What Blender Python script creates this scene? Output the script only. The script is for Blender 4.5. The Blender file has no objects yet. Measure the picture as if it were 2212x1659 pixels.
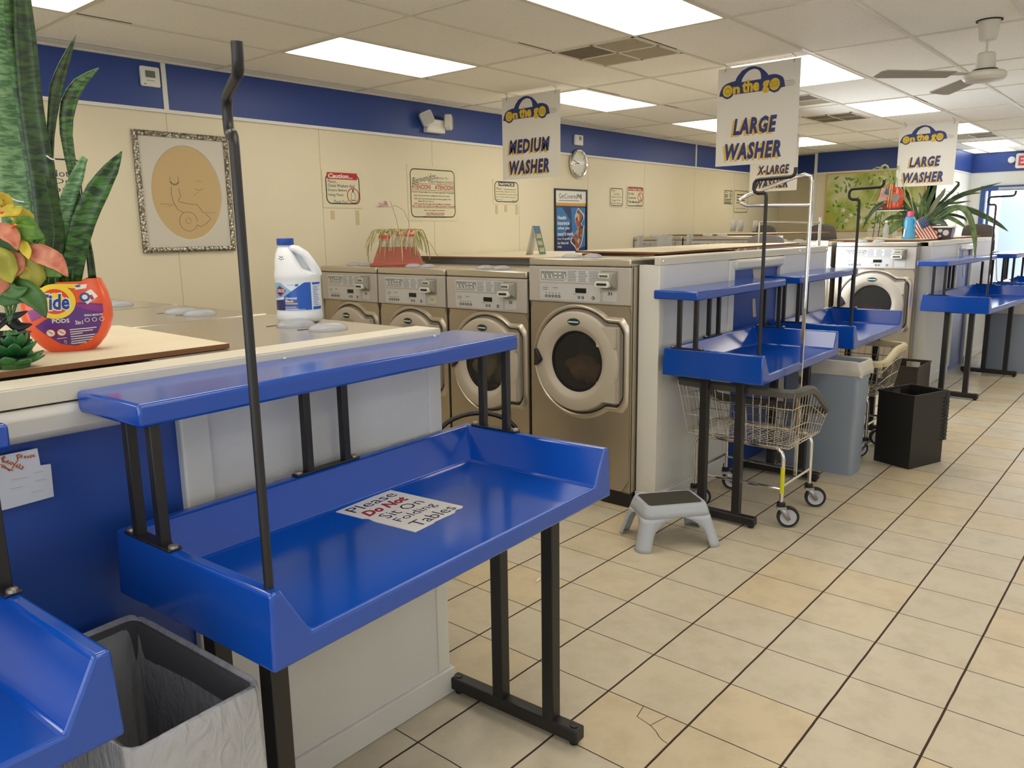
import bpy, bmesh, math, random
from mathutils import Vector, Matrix, Euler
random.seed(7)
SC = bpy.context.scene
COL = SC.collection
PI = math.pi
def R(d): return math.radians(d)
def lin(c):
    return c / 12.92 if c <= 0.04045 else ((c + 0.055) / 1.055) ** 2.4
def hexc(h):
    h = h.lstrip('#')
    return tuple(lin(int(h[i:i + 2], 16) / 255) for i in (0, 2, 4)) + (1,)

# ------------------------------------------------------------ materials
MATS = {}
def mat(name, col, rough=0.5, metal=0.0, spec=0.5, coat=0.0, bump=0.0, bscale=60.0, var=0.0, vscale=6.0, emit=0.0):
    if name in MATS: return MATS[name]
    m = bpy.data.materials.new(name); m.use_nodes = True
    nt = m.node_tree; b = nt.nodes['Principled BSDF']
    c = hexc(col) if isinstance(col, str) else tuple(col) + (1,)
    b.inputs['Base Color'].default_value = c
    b.inputs['Roughness'].default_value = rough
    b.inputs['Metallic'].default_value = metal
    b.inputs['Specular IOR Level'].default_value = spec
    b.inputs['Coat Weight'].default_value = coat
    if emit:
        b.inputs['Emission Color'].default_value = c
        b.inputs['Emission Strength'].default_value = emit
    if bump or var:
        tc = nt.nodes.new('ShaderNodeTexCoord')
    if bump:
        n = nt.nodes.new('ShaderNodeTexNoise'); n.inputs['Scale'].default_value = bscale; n.inputs['Detail'].default_value = 3
        nt.links.new(tc.outputs['Object'], n.inputs['Vector'])
        bp = nt.nodes.new('ShaderNodeBump'); bp.inputs['Strength'].default_value = bump; bp.inputs['Distance'].default_value = 0.004
        nt.links.new(n.outputs['Fac'], bp.inputs['Height']); nt.links.new(bp.outputs['Normal'], b.inputs['Normal'])
    if var:
        n2 = nt.nodes.new('ShaderNodeTexNoise'); n2.inputs['Scale'].default_value = vscale; n2.inputs['Detail'].default_value = 4
        nt.links.new(tc.outputs['Object'], n2.inputs['Vector'])
        rp = nt.nodes.new('ShaderNodeValToRGB')
        rp.color_ramp.elements[0].position = 0.3; rp.color_ramp.elements[1].position = 0.7
        rp.color_ramp.elements[0].color = tuple(x * (1 - var) for x in c[:3]) + (1,)
        rp.color_ramp.elements[1].color = tuple(min(1, x * (1 + var)) for x in c[:3]) + (1,)
        nt.links.new(n2.outputs['Fac'], rp.inputs['Fac']); nt.links.new(rp.outputs['Color'], b.inputs['Base Color'])
    MATS[name] = m
    return m

def glassy(name, col=(0.9, 0.9, 0.9), clear=0.85, rough=0.05, wrinkle=0.0):
    if name in MATS: return MATS[name]
    m = bpy.data.materials.new(name); m.use_nodes = True
    nt = m.node_tree; out = nt.nodes['Material Output']
    nt.nodes.remove(nt.nodes['Principled BSDF'])
    t = nt.nodes.new('ShaderNodeBsdfTransparent'); t.inputs['Color'].default_value = tuple(col) + (1,)
    g = nt.nodes.new('ShaderNodeBsdfPrincipled'); g.inputs['Base Color'].default_value = tuple(col) + (1,)
    g.inputs['Roughness'].default_value = rough
    if wrinkle:
        tc = nt.nodes.new('ShaderNodeTexCoord'); mp = nt.nodes.new('ShaderNodeMapping'); mp.inputs['Scale'].default_value = (1, 1, .45); mp.inputs['Rotation'].default_value = (.3, .5, .2)
        nz = nt.nodes.new('ShaderNodeTexNoise'); nz.inputs['Scale'].default_value = 22; nz.inputs['Detail'].default_value = 5; nz.inputs['Distortion'].default_value = 1.6
        bp = nt.nodes.new('ShaderNodeBump'); bp.inputs['Strength'].default_value = wrinkle; bp.inputs['Distance'].default_value = .02
        nt.links.new(tc.outputs['Object'], mp.inputs[0]); nt.links.new(mp.outputs[0], nz.inputs['Vector']); nt.links.new(nz.outputs['Fac'], bp.inputs['Height']); nt.links.new(bp.outputs['Normal'], g.inputs['Normal'])
    mx = nt.nodes.new('ShaderNodeMixShader'); mx.inputs['Fac'].default_value = 1 - clear
    nt.links.new(t.outputs[0], mx.inputs[1]); nt.links.new(g.outputs[0], mx.inputs[2])
    nt.links.new(mx.outputs[0], out.inputs['Surface'])
    MATS[name] = m
    return m

# ------------------------------------------------------------ mesh builder
class MB:
    def __init__(self): self.v = []; self.f = []; self.mi = []; self.cur = 0
    def add(self, vs, fs, M=None):
        o = len(self.v)
        for p in vs:
            p = Vector(p)
            self.v.append(tuple(M @ p) if M is not None else tuple(p))
        for f in fs: self.f.append(tuple(i + o for i in f)); self.mi.append(self.cur)
        return self
    def box(self, x0, x1, y0, y1, z0, z1, M=None):
        vs = [(x, y, z) for x in (x0, x1) for y in (y0, y1) for z in (z0, z1)]
        fs = [(0, 1, 3, 2), (4, 6, 7, 5), (0, 4, 5, 1), (2, 3, 7, 6), (0, 2, 6, 4), (1, 5, 7, 3)]
        return self.add(vs, fs, M)
    def cbox(self, cx, cy, cz, sx, sy, sz, M=None):
        return self.box(cx - sx / 2, cx + sx / 2, cy - sy / 2, cy + sy / 2, cz - sz / 2, cz + sz / 2, M)
    def prism(self, poly, z0, z1, M=None):
        n = len(poly)
        vs = [(x, y, z0) for x, y in poly] + [(x, y, z1) for x, y in poly]
        fs = [tuple(range(n))[::-1], tuple(range(n, 2 * n))] + [(i, (i + 1) % n, n + (i + 1) % n, n + i) for i in range(n)]
        return self.add(vs, fs, M)
    def strip(self, rings, closed=True, cap=True, loop=False, M=None):
        n = len(rings[0]); vs = [p for r in rings for p in r]; fs = []
        k = len(rings)
        for a in range(k if loop else k - 1):
            b = (a + 1) % k
            for i in range(n if closed else n - 1):
                j = (i + 1) % n
                fs.append((a * n + i, a * n + j, b * n + j, b * n + i))
        if cap and closed and not loop:
            fs.append(tuple(range(n))[::-1]); fs.append(tuple(range((k - 1) * n, k * n)))
        return self.add(vs, fs, M)
    def tube(self, path, r, n=8, loop=False, M=None, cap=True):
        P = [Vector(p) for p in path]; k = len(P); rings = []
        rs = r if isinstance(r, (list, tuple)) else [r] * k
        up = None
        for i in range(k):
            a = P[i - 1] if (i > 0 or loop) else P[i]
            b = P[(i + 1) % k] if (i < k - 1 or loop) else P[i]
            t = (b - a).normalized() if (b - a).length > 1e-9 else Vector((0, 0, 1))
            if up is None:
                up = Vector((0, 0, 1)) if abs(t.z) < 0.9 else Vector((1, 0, 0))
            u = (up - t * up.dot(t))
            if u.length < 1e-6: u = t.orthogonal()
            u.normalize(); w = t.cross(u); up = u
            rings.append([tuple(P[i] + (u * math.cos(2 * PI * j / n + PI / n) + w * math.sin(2 * PI * j / n + PI / n)) * rs[i]) for j in range(n)])
        return self.strip(rings, True, cap, loop, M)
    def lathe(self, prof, n=24, M=None, sx=1.0, sy=1.0, cap=True, ex=2.0):
        rings = []
        for r, z in prof:
            ring = []
            for j in range(n):
                a = 2 * PI * j / n; c, s = math.cos(a), math.sin(a)
                if ex != 2.0:
                    q = (abs(c) ** ex + abs(s) ** ex) ** (-1 / ex); c *= q; s *= q
                ring.append((r * c * sx, r * s * sy, z))
            rings.append(ring)
        return self.strip(rings, True, cap, False, M)
    def ribbon(self, pts, nrm, ws, fold=0.0, thick=0.0, M=None):
        """leaf blade along pts; ws widths; nrm side direction hint; fold makes a V section"""
        P = [Vector(p) for p in pts]; N = Vector(nrm).normalized(); k = len(P); rows = []
        for i in range(k):
            t = (P[min(k - 1, i + 1)] - P[max(0, i - 1)]).normalized()
            s = t.cross(N)
            if s.length < 1e-6: s = t.orthogonal()
            s.normalize(); n2 = s.cross(t).normalized()
            w = ws[i] / 2
            rows.append([tuple(P[i] - s * w + n2 * fold * w), tuple(P[i] - s * w * .5 + n2 * fold * w * .35), tuple(P[i]), tuple(P[i] + s * w * .5 + n2 * fold * w * .35), tuple(P[i] + s * w + n2 * fold * w)])
        return self.strip(rows, closed=False, cap=False, M=M)
    def quad(self, a, b, c, d, M=None): return self.add([a, b, c, d], [(0, 1, 2, 3)], M)
    def mesh(self, name, mats, angle=35):
        me = bpy.data.meshes.new(name)
        me.from_pydata(self.v, [], self.f)
        if not isinstance(mats, (list, tuple)): mats = [mats]
        for m in mats: me.materials.append(m)
        me.polygons.foreach_set('material_index', self.mi)
        bm = bmesh.new(); bm.from_mesh(me)
        bmesh.ops.recalc_face_normals(bm, faces=bm.faces)
        bm.to_mesh(me); bm.free()
        me.polygons.foreach_set('use_smooth', [True] * len(me.polygons))
        if angle: me.set_sharp_from_angle(angle=R(angle))
        me.update()
        return me
    def build(self, name, mats, parent=None, bevel=0.0, seg=2, angle=35, M=None, sub=0, solid=0.0):
        o = bpy.data.objects.new(name, self.mesh(name, mats, angle)); COL.objects.link(o)
        if parent is not None: o.parent = parent
        if M is not None: o.matrix_local = M
        if solid:
            md = o.modifiers.new('solid', 'SOLIDIFY'); md.thickness = solid; md.offset = 0
        if bevel:
            md = o.modifiers.new('bevel', 'BEVEL'); md.width = bevel; md.segments = seg; md.limit_method = 'ANGLE'; md.angle_limit = R(40); md.harden_normals = False
        if sub:
            md = o.modifiers.new('sub', 'SUBSURF'); md.levels = sub; md.render_levels = sub
        return o

def tag(o, label=None, cat=None, group=None, kind=None):
    if label: o['label'] = label
    if cat: o['category'] = cat
    if group: o['group'] = group
    if kind: o['kind'] = kind
    return o
def thing(name, label, cat, loc=(0, 0, 0), rz=0.0, group=None):
    o = bpy.data.objects.new(name, None); COL.objects.link(o)
    o.location = loc; o.rotation_euler = (0, 0, rz); o.empty_display_size = 0.1
    return tag(o, label, cat, group)
def struct(o): o['kind'] = 'structure'; return o
def copy_tree(o, parent=None):
    c = o.copy(); COL.objects.link(c)
    if parent is not None:
        c.parent = parent; c.matrix_parent_inverse = o.matrix_parent_inverse.copy()
    for ch in list(o.children): copy_tree(ch, c)
    return c

def arc(cx, cy, r, a0, a1, n=8):
    return [(cx + r * math.cos(R(a0 + (a1 - a0) * i / n)), cy + r * math.sin(R(a0 + (a1 - a0) * i / n))) for i in range(n + 1)]
def rrect(x0, x1, y0, y1, r, n=5):
    return arc(x1 - r, y1 - r, r, 0, 90, n) + arc(x0 + r, y1 - r, r, 90, 180, n) + arc(x0 + r, y0 + r, r, 180, 270, n) + arc(x1 - r, y0 + r, r, 270, 360, n)
def circ(cx, cy, r, n=24, sx=1.0): return [(cx + r * sx * math.cos(2 * PI * i / n), cy + r * math.sin(2 * PI * i / n)) for i in range(n)]
def ringpoly(mb, outer, inner, z0, z1, M=None):
    n = len(outer)
    mb.strip([[(x, y, z0) for x, y in outer], [(x, y, z1) for x, y in outer], [(x, y, z1) for x, y in inner], [(x, y, z0) for x, y in inner]], True, False, True, M)

# ------------------------------------------------------------ lettering
_TXT = {}
def text_polys(body, shear=0.0, bold=0.0, track=1.0):
    key = (body, shear, bold, track)
    if key in _TXT: return _TXT[key]
    cu = bpy.data.curves.new('t', 'FONT'); cu.body = body; cu.size = 1; cu.shear = shear; cu.offset = bold; cu.space_character = track; cu.resolution_u = 2
    o = bpy.data.objects.new('t', cu); COL.objects.link(o)
    dg = bpy.context.evaluated_depsgraph_get(); dg.update()
    me = bpy.data.meshes.new_from_object(o.evaluated_get(dg))
    vs = [(v.co.x, v.co.y) for v in me.vertices]; fs = [tuple(p.vertices) for p in me.polygons]
    bpy.data.objects.remove(o); bpy.data.curves.remove(cu); bpy.data.meshes.remove(me)
    _TXT[key] = (vs, fs)
    return vs, fs
def put_text(mb, body, x0, x1, y0, y1, z, shear=0.0, bold=0.0, keep=False, align='c', rot=0.0, track=1.0):
    """flat lettering filling the box x0..x1, y0..y1 at height z (local plane)"""
    vs, fs = text_polys(body, shear, bold, track)
    if not vs: return
    a0 = min(v[0] for v in vs); a1 = max(v[0] for v in vs); b0 = min(v[1] for v in vs); b1 = max(v[1] for v in vs)
    sx = (x1 - x0) / max(1e-6, a1 - a0); sy = (y1 - y0) / max(1e-6, b1 - b0)
    off = 0
    if keep:
        s = min(sx, sy)
        if align == 'c': off = ((x1 - x0) - s * (a1 - a0)) / 2
        sx = s; sy = s
    cx, cy = (x0 + x1) / 2, (y0 + y1) / 2; c, s_ = math.cos(R(rot)), math.sin(R(rot))
    out = []
    for x, y in vs:
        X = x0 + off + (x - a0) * sx - cx; Y = y0 + (y - b0) * sy - cy
        out.append((cx + X * c - Y * s_, cy + X * s_ + Y * c, z))
    mb.add(out, fs)
def lines(mb, x0, x1, ys, h, z, seed=0, ragged=0.25):
    rg = random.Random(seed)
    for y in ys:
        e = x1 - (x1 - x0) * ragged * rg.random()
        mb.box(x0, e, y - h / 2, y + h / 2, z - .0003, z)
FACE_S = Euler((PI / 2, 0, 0)).to_matrix().to_4x4()             # local x -> +X, y -> Z, z -> -Y
FACE_W = Euler((PI / 2, 0, -PI / 2)).to_matrix().to_4x4()       # local x -> -Y, y -> Z, z -> -X
def at(M, p): return Matrix.Translation(Vector(p)) @ M

# ------------------------------------------------------------ camera (2212 x 1659 frame)
CAM = Vector((-2.8209, -1.7531, 1.64194)); FPX = 1699.494; YAW, PIT, ROL = 0.709482, -0.191892, -0.0149077
cy_, sy_ = math.cos(YAW), math.sin(YAW); cp_, sp_ = math.cos(PIT), math.sin(PIT)
F_ = Vector((cy_ * cp_, sy_ * cp_, sp_)); r_ = Vector((sy_, -cy_, 0)); u_ = r_.cross(F_)
c_, s_ = math.cos(ROL), math.sin(ROL)
R_ = r_ * c_ + u_ * s_; U_ = u_ * c_ - r_ * s_
def ray(x, y): return (R_ * ((x - 1106) / FPX) + U_ * (-(y - 829.5) / FPX) + F_)
def onz(x, y, h):
    d = ray(x, y); return CAM + d * ((h - CAM.z) / d.z)
def onY(x, y, Y):
    d = ray(x, y); return CAM + d * ((Y - CAM.y) / d.y)
def onX(x, y, X):
    d = ray(x, y); return CAM + d * ((X - CAM.x) / d.x)
def up(x, y, P, depth=0.0):
    """point seen at (x, y) that stands on the vertical plane through P facing the visitor; depth pushes it back"""
    d = ray(x, y); dh = Vector((d.x, d.y)); q = Vector((P[0] - CAM.x, P[1] - CAM.y))
    n = q.normalized(); t = (q.length + depth) / dh.dot(n)
    return CAM + d * t
cam = bpy.data.cameras.new('camera'); camo = bpy.data.objects.new('camera', cam); COL.objects.link(camo)
cam.sensor_fit = 'HORIZONTAL'; cam.sensor_width = 36; cam.lens = 36 * FPX / 2212; cam.clip_start = 0.02; cam.clip_end = 200
camo.matrix_world = Matrix(((R_.x, U_.x, -F_.x, CAM.x), (R_.y, U_.y, -F_.y, CAM.y), (R_.z, U_.z, -F_.z, CAM.z), (0, 0, 0, 1)))
SC.camera = camo
LAMP_E = 5.4; SKY_E = 6; DAY_L = 62; DAY_F = 8; DAY_D = 20; DAY_W = 30; EXPO = 0.16
# ============================================================ SETTING
H = 2.7707; YW = 3.551; T = 0.32
XW, XE, YF = -5.2, 12.25, -4.6          # left wall, end wall, shop front
def nmat(name):
    m = bpy.data.materials.new(name); m.use_nodes = True; MATS[name] = m
    return m, m.node_tree, m.node_tree.nodes['Principled BSDF']
def N(nt, t, **kw):
    n = nt.nodes.new(t)
    for k, v in kw.items():
        if k == 'op': n.operation = v
        else: n.inputs[int(k[1:])].default_value = v
    return n
def M2(nt, op, a, b=None):
    n = nt.nodes.new('ShaderNodeMath'); n.operation = op
    for i, q in enumerate((a, b)):
        if q is None: continue
        if isinstance(q, (int, float)): n.inputs[i].default_value = q
        else: nt.links.new(q, n.inputs[i])
    return n.outputs[0]
def floor_mat():
    m, nt, b = nmat('ceramic_floor_tile')
    g = nt.nodes.new('ShaderNodeNewGeometry'); sp = nt.nodes.new('ShaderNodeSeparateXYZ'); nt.links.new(g.outputs['Position'], sp.inputs[0])
    wob = nt.nodes.new('ShaderNodeTexNoise'); wob.inputs['Scale'].default_value = 9; nt.links.new(g.outputs['Position'], wob.inputs['Vector'])
    wv = M2(nt, 'MULTIPLY', M2(nt, 'SUBTRACT', wob.outputs['Fac'], 0.5), 0.012)
    u = M2(nt, 'ADD', M2(nt, 'DIVIDE', sp.outputs['X'], T), wv); v = M2(nt, 'ADD', M2(nt, 'DIVIDE', sp.outputs['Y'], T), wv)
    def edge(q): 
        f = M2(nt, 'FRACT', M2(nt, 'ADD', q, 100.0)); return M2(nt, 'MINIMUM', f, M2(nt, 'SUBTRACT', 1.0, f))
    eu, ev = edge(u), edge(v)
    gm = M2(nt, 'MAXIMUM', M2(nt, 'LESS_THAN', eu, 0.0068), M2(nt, 'LESS_THAN', ev, 0.0125))
    cell = nt.nodes.new('ShaderNodeCombineXYZ')
    nt.links.new(M2(nt, 'FLOOR', u), cell.inputs[0]); nt.links.new(M2(nt, 'FLOOR', v), cell.inputs[1])
    wn = nt.nodes.new('ShaderNodeTexWhiteNoise'); nt.links.new(cell.outputs[0], wn.inputs['Vector'])
    r1 = nt.nodes.new('ShaderNodeValToRGB'); e = r1.color_ramp.elements
    e[0].position = 0.0; e[0].color = hexc('c9bea7'); e[1].position = 1.0; e[1].color = hexc('cfbe9e')
    x = e.new(0.55); x.color = hexc('cbc0a8'); x = e.new(0.72); x.color = hexc('cfbe9e')
    nt.links.new(wn.outputs['Value'], r1.inputs['Fac'])
    n1 = nt.nodes.new('ShaderNodeTexNoise'); n1.inputs['Scale'].default_value = 7; n1.inputs['Detail'].default_value = 6; n1.inputs['Roughness'].default_value = 0.65
    nt.links.new(g.outputs['Position'], n1.inputs['Vector'])
    r2 = nt.nodes.new('ShaderNodeValToRGB'); r2.color_ramp.elements[0].position = 0.28; r2.color_ramp.elements[0].color = (0.80, 0.78, 0.75, 1); r2.color_ramp.elements[1].position = 0.55; r2.color_ramp.elements[1].color = (1, 1, 1, 1)
    nt.links.new(n1.outputs['Fac'], r2.inputs['Fac'])
    mx = nt.nodes.new('ShaderNodeMix'); mx.data_type = 'RGBA'; mx.blend_type = 'MULTIPLY'; mx.inputs[0].default_value = 0.8
    nt.links.new(r1.outputs[0], mx.inputs[6]); nt.links.new(r2.outputs[0], mx.inputs[7])
    mg = nt.nodes.new('ShaderNodeMix'); mg.data_type = 'RGBA'; nt.links.new(gm, mg.inputs[0]); nt.links.new(mx.outputs[2], mg.inputs[6]); mg.inputs[7].default_value = hexc('3a281c')
    nt.links.new(mg.outputs[2], b.inputs['Base Color'])
    rr = M2(nt, 'ADD', M2(nt, 'MULTIPLY', gm, 0.45), 0.36); nt.links.new(rr, b.inputs['Roughness'])
    bp = nt.nodes.new('ShaderNodeBump'); bp.inputs['Strength'].default_value = 0.5; bp.inputs['Distance'].default_value = 0.003
    nt.links.new(M2(nt, 'SUBTRACT', M2(nt, 'MULTIPLY', n1.outputs['Fac'], 0.25), gm), bp.inputs['Height']); nt.links.new(bp.outputs['Normal'], b.inputs['Normal'])
    b.inputs['Specular IOR Level'].default_value = 0.4
    return m
def ceil_mat():
    m, nt, b = nmat('acoustic_ceiling_tile')
    g = nt.nodes.new('ShaderNodeNewGeometry')
    n1 = nt.nodes.new('ShaderNodeTexNoise'); n1.inputs['Scale'].default_value = 110; n1.inputs['Detail'].default_value = 2; nt.links.new(g.outputs['Position'], n1.inputs['Vector'])
    n2 = nt.nodes.new('ShaderNodeTexNoise'); n2.inputs['Scale'].default_value = 1.2; n2.inputs['Detail'].default_value = 3; nt.links.new(g.outputs['Position'], n2.inputs['Vector'])
    r = nt.nodes.new('ShaderNodeValToRGB'); r.color_ramp.elements[0].position = 0.22; r.color_ramp.elements[0].color = hexc('b5aa98'); r.color_ramp.elements[1].position = 0.36; r.color_ramp.elements[1].color = hexc('f5f2ec')
    nt.links.new(n1.outputs['Fac'], r.inputs['Fac'])
    r2 = nt.nodes.new('ShaderNodeValToRGB'); r2.color_ramp.elements[0].position = 0.35; r2.color_ramp.elements[0].color = (0.95, 0.94, 0.93, 1); r2.color_ramp.elements[1].color = (1, 1, 1, 1)
    nt.links.new(n2.outputs['Fac'], r2.inputs['Fac'])
    mx = nt.nodes.new('ShaderNodeMix'); mx.data_type = 'RGBA'; mx.blend_type = 'MULTIPLY'; mx.inputs[0].default_value = 1
    nt.links.new(r.outputs[0], mx.inputs[6]); nt.links.new(r2.outputs[0], mx.inputs[7]); nt.links.new(mx.outputs[2], b.inputs['Base Color'])
    b.inputs['Roughness'].default_value = 0.95; b.inputs['Specular IOR Level'].default_value = 0.1
    bp = nt.nodes.new('ShaderNodeBump'); bp.inputs['Strength'].default_value = 0.3; bp.inputs['Distance'].default_value = 0.002
    nt.links.new(n1.outputs['Fac'], bp.inputs['Height']); nt.links.new(bp.outputs['Normal'], b.inputs['Normal'])
    return m
m_wall = mat('cream_wall_panel', 'ddd2b6', 0.42, spec=0.35, var=0.03, vscale=1.5)
m_wallw = mat('white_wall_panel', 'dcdad2', 0.5)
m_stripe = mat('navy_wall_stripe', '2c4488', 0.38, spec=0.4)
m_white = mat('white_trim', 'dedbd2', 0.45)
m_tbar = mat('ceiling_t_bar', 'd6cfc0', 0.5)
m_base = mat('baseboard_cream', 'd5cab2', 0.5)
fl = MB(); fl.box(XW - .1, XE + .1, YF - .1, YW + .1, -0.06, 0)
struct(fl.build('floor', floor_mat()))
# ceiling: one slab with the openings for the lamps left as they are (the lamps hang 4 mm below)
MISS = (11.2, 12.19, 0.55, 1.14)
cl = MB()
cl.box(XW - .1, MISS[0], YF - .1, YW + .1, H, H + .05); cl.box(MISS[0], XE + .1, YF - .1, MISS[2], H, H + .05)
cl.box(MISS[0], XE + .1, MISS[3], YW + .1, H, H + .05); cl.box(MISS[1], XE + .1, MISS[2], MISS[3], H, H + .05)
struct(cl.build('ceiling', ceil_mat()))
vd = MB(); vd.box(MISS[0] - .01, MISS[1] + .01, MISS[2] - .01, MISS[3] + .01, H + .32, H + .34)
struct(vd.build('trim_1', mat('dark_void', '15120f', 0.9)))
GX, GY = 0.2255, 3.3586
tb = MB()
j = -1
for j in range(0, 14):
    y = GY - j * .6096
    if y > YF: tb.box(XW, XE if y < 1.1 or True else 9.9, y - .012, y + .012, H - .006, H + .002)
for i in range(-5, 11):
    x = GX + i * 1.2192
    if XW < x < XE: tb.box(x - .012, x + .012, YF, YW, H - .0055, H + .002)
tb.box(XW, 10.2, YW - .03, YW, H - .012, H + .002)
struct(tb.build('trim_2', m_tbar))
# dark open joints where tiles sit badly
gp = MB()
for (i, j0, dx0, dx1) in [(1, 4, .03, .5), (-1, 1, .02, .3), (2, 2, .02, .5), (1, 1, .01, .05), (3, 2, .0, .3), (1, 3, -.35, -.02), (4, 5, .05, .5)]:
    x = GX + i * 1.2192; y = GY - j0 * .6096
    gp.box(x + dx0, x + dx1, y - .016, y - .0122, H - .003, H + .001)
for (i, j0, dy0, dy1) in [(1, 3, .05, .55), (2, 2, .05, .3), (3, 4, .05, .5), (2, 3, .02, .4)]:
    x = GX + i * 1.2192; y = GY - j0 * .6096
    gp.box(x + .0122, x + .016, y - dy1, y - dy0, H - .003, H + .001)
struct(gp.build('trim_3', mat('dark_joint', '33271c', 0.9)))
# back wall: cream panels and the blue stripe
ZS = 2.468
XA = 10.2
def wall(name, b, m): return struct(b.build(name, m))
b = MB(); b.box(XW - .1, XA, YW, YW + .1, 0, H + .06); wall('wall_back', b, m_wall)
b = MB(); b.box(XW, XA, YW - .012, YW, ZS, H - .006); wall('trim_4', b, m_stripe)
b = MB()
for x in (-2.6, -0.138, 7.255): b.box(x - .016, x + .016, YW - .018, YW - .011, ZS, H - .008)
b.box(XW, XA, YW - .016, YW, ZS - .022, ZS)
wall('trim_5', b, m_white)
b = MB()
for x in (-1.36, -0.14, 1.08, 2.30, 3.51, 4.73, 5.95, 7.26, 8.5): b.box(x - .004, x + .004, YW - .0006, YW, 0.1, ZS - .022)
wall('trim_6', b, mat('wall_seam', 'c8ba98', 0.6))
# alcove wall, mural wall, right return wall, end wall
b = MB(); b.box(XA, XA + .1, 2.70, YW + .1, 0, H + .06); wall('wall_alcove', b, mat('alcove_wall', 'cbbf9f', 0.5))
b = MB(); b.box(XA - .012, XA, 2.77, YW, ZS, H - .006); wall('trim_7', b, m_stripe)
XM = 9.95
b = MB(); b.box(XM, XM + .1, 1.17, 2.90, 0, H + .06); b.box(XM + .1, XA + .1, 2.77, 2.90, 0, H + .06); wall('wall_mural', b, m_wall)
b = MB(); b.box(XM - .012, XM, 1.17, 2.86, ZS, H - .006); wall('trim_8', b, m_stripe)
b = MB(); b.box(XM - .016, XM, 2.855, 2.90, 0.1, H - .006); b.box(XM - .016, XM, 1.17, 2.86, ZS - .03, ZS); wall('trim_9', b, m_white)
# return wall along X beside the end door, with a bright window
W0, W1, WZ0, WZ1 = 10.25, 11.5, 1.0, 2.14
b = MB(); b.box(XM, W0, 1.17, 1.27, 0, H + .06); b.box(W1, XE + .1, 1.17, 1.27, 0, H + .06); b.box(W0, W1, 1.17, 1.27, 0, WZ0); b.box(W0, W1, 1.17, 1.27, WZ1, H + .06); wall('wall_return', b, m_wallw)
b = MB(); b.box(XM - .012, XE, 1.158, 1.17, ZS, H - .006); wall('trim_10', b, m_stripe)
b = MB(); b.box(10.9, 10.92, 1.15, 1.16, ZS, H - .006); b.box(XM, XE, 1.16, 1.17, ZS - .022, ZS); wall('trim_11', b, m_white)
b = MB()
for x in (W0, W0 + .62, W1 - .03): b.box(x, x + .03, 1.18, 1.22, WZ0, WZ1)
for z in (WZ0, WZ0 + .55, WZ1 - .03): b.box(W0, W1, 1.18, 1.22, z, z + .03)
struct(b.build('window_1', m_white))
# end wall with the glazed exit door
D0, D1, DZ = -0.75, 0.93, 2.17
b = MB(); b.box(XE, XE + .1, 1.0, 1.3, 0, H + .06); b.box(XE, XE + .1, YF - .1, D0 - .07, 0, H + .06); b.box(XE, XE + .1, D0 - .07, 1.0, DZ + .08, H + .06); wall('wall_end', b, m_wallw)
b = MB(); b.box(XE - .012, XE, YF, 1.158, ZS, H - .006); wall('trim_12', b, m_stripe)
m_dblue = mat('door_frame_blue', '2a4a86', 0.4)
b = MB(); b.box(XE - .03, XE + .1, D1, D1 + .07, 0, DZ + .08); b.box(XE - .03, XE + .1, D0 - .07, D0, 0, DZ + .08); b.box(XE - .03, XE + .1, D0, D1, DZ, DZ + .08)
b.box(XE, XE + .06, D1 - .07, D1 - .03, 0, DZ)
struct(b.build('door_1', m_dblue))
b = MB(); b.box(XE - .05, XE - .03, .35, .75, DZ + .01, DZ + .05); wall('trim_13', b, mat('door_closer_silver', 'aab0b4', 0.3, 0.8))
# left wall and shop front with daylight windows
b = MB(); b.box(XW - .1, XW, YF - .1, YW + .1, 0, .8); b.box(XW - .1, XW, YF - .1, YW + .1, 2.45, H + .06); b.box(XW - .1, XW, 1.6, YW + .1, .8, 2.45); b.box(XW - .1, XW, YF - .1, YF + .4, .8, 2.45); wall('wall_left', b, m_wall)
b = MB()
for y in (YF + .4, -2.3, -.4, 1.54): b.box(XW - .08, XW - .02, y, y + .06, .8, 2.45)
b.box(XW - .08, XW - .02, YF + .4, 1.6, .8, .86); b.box(XW - .08, XW - .02, YF + .4, 1.6, 2.39, 2.45)
struct(b.build('window_2', m_white))
b = MB(); b.box(XW - .1, XE + .1, YF - .1, YF, 0, .45); b.box(XW - .1, XE + .1, YF - .1, YF, 2.45, H + .06)
for x in (XW, -1.2, 3.2, 7.6, XE - .5): b.box(x, x + .5, YF - .1, YF, .45, 2.45)
wall('wall_front', b, m_wall)
b = MB()
for x0, x1 in ((XW + .5, -1.2), (-.7, 3.2), (3.7, 7.6), (8.1, XE - .5)):
    for x in (x0, (x0 + x1) / 2, x1 - .05): b.box(x, x + .05, YF - .07, YF - .02, .45, 2.45)
    b.box(x0, x1, YF - .07, YF - .02, .45, .5); b.box(x0, x1, YF - .07, YF - .02, 2.4, 2.45)
struct(b.build('window_3', mat('window_mullion', '9a9d9f', 0.4, 0.6)))
m_tint = glassy('sky_dimming_glass', (.33, .325, .315), .97, .05)  # unseen window panes, added with a tint to cut sky light indoors
b = MB(); b.box(XW - .055, XW - .05, YF + .4, 1.6, .8, 2.45); b.build('dimming_pane', m_tint, bpy.data.objects['window_2'])
b = MB()
for x0, x1 in ((XW + .5, -1.2), (-.7, 3.2), (3.7, 7.6), (8.1, XE - .5)): b.box(x0, x1, YF - .05, YF - .045, .45, 2.45)
b.build('dimming_pane', m_tint, bpy.data.objects['window_3'])
# pavement outside
b = MB(); b.box(XE + .1, XE + 14, -12, 14, -.12, -.06); struct(b.build('ground', mat('pavement_pale', 'e2e2e0', 0.8)))
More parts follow.
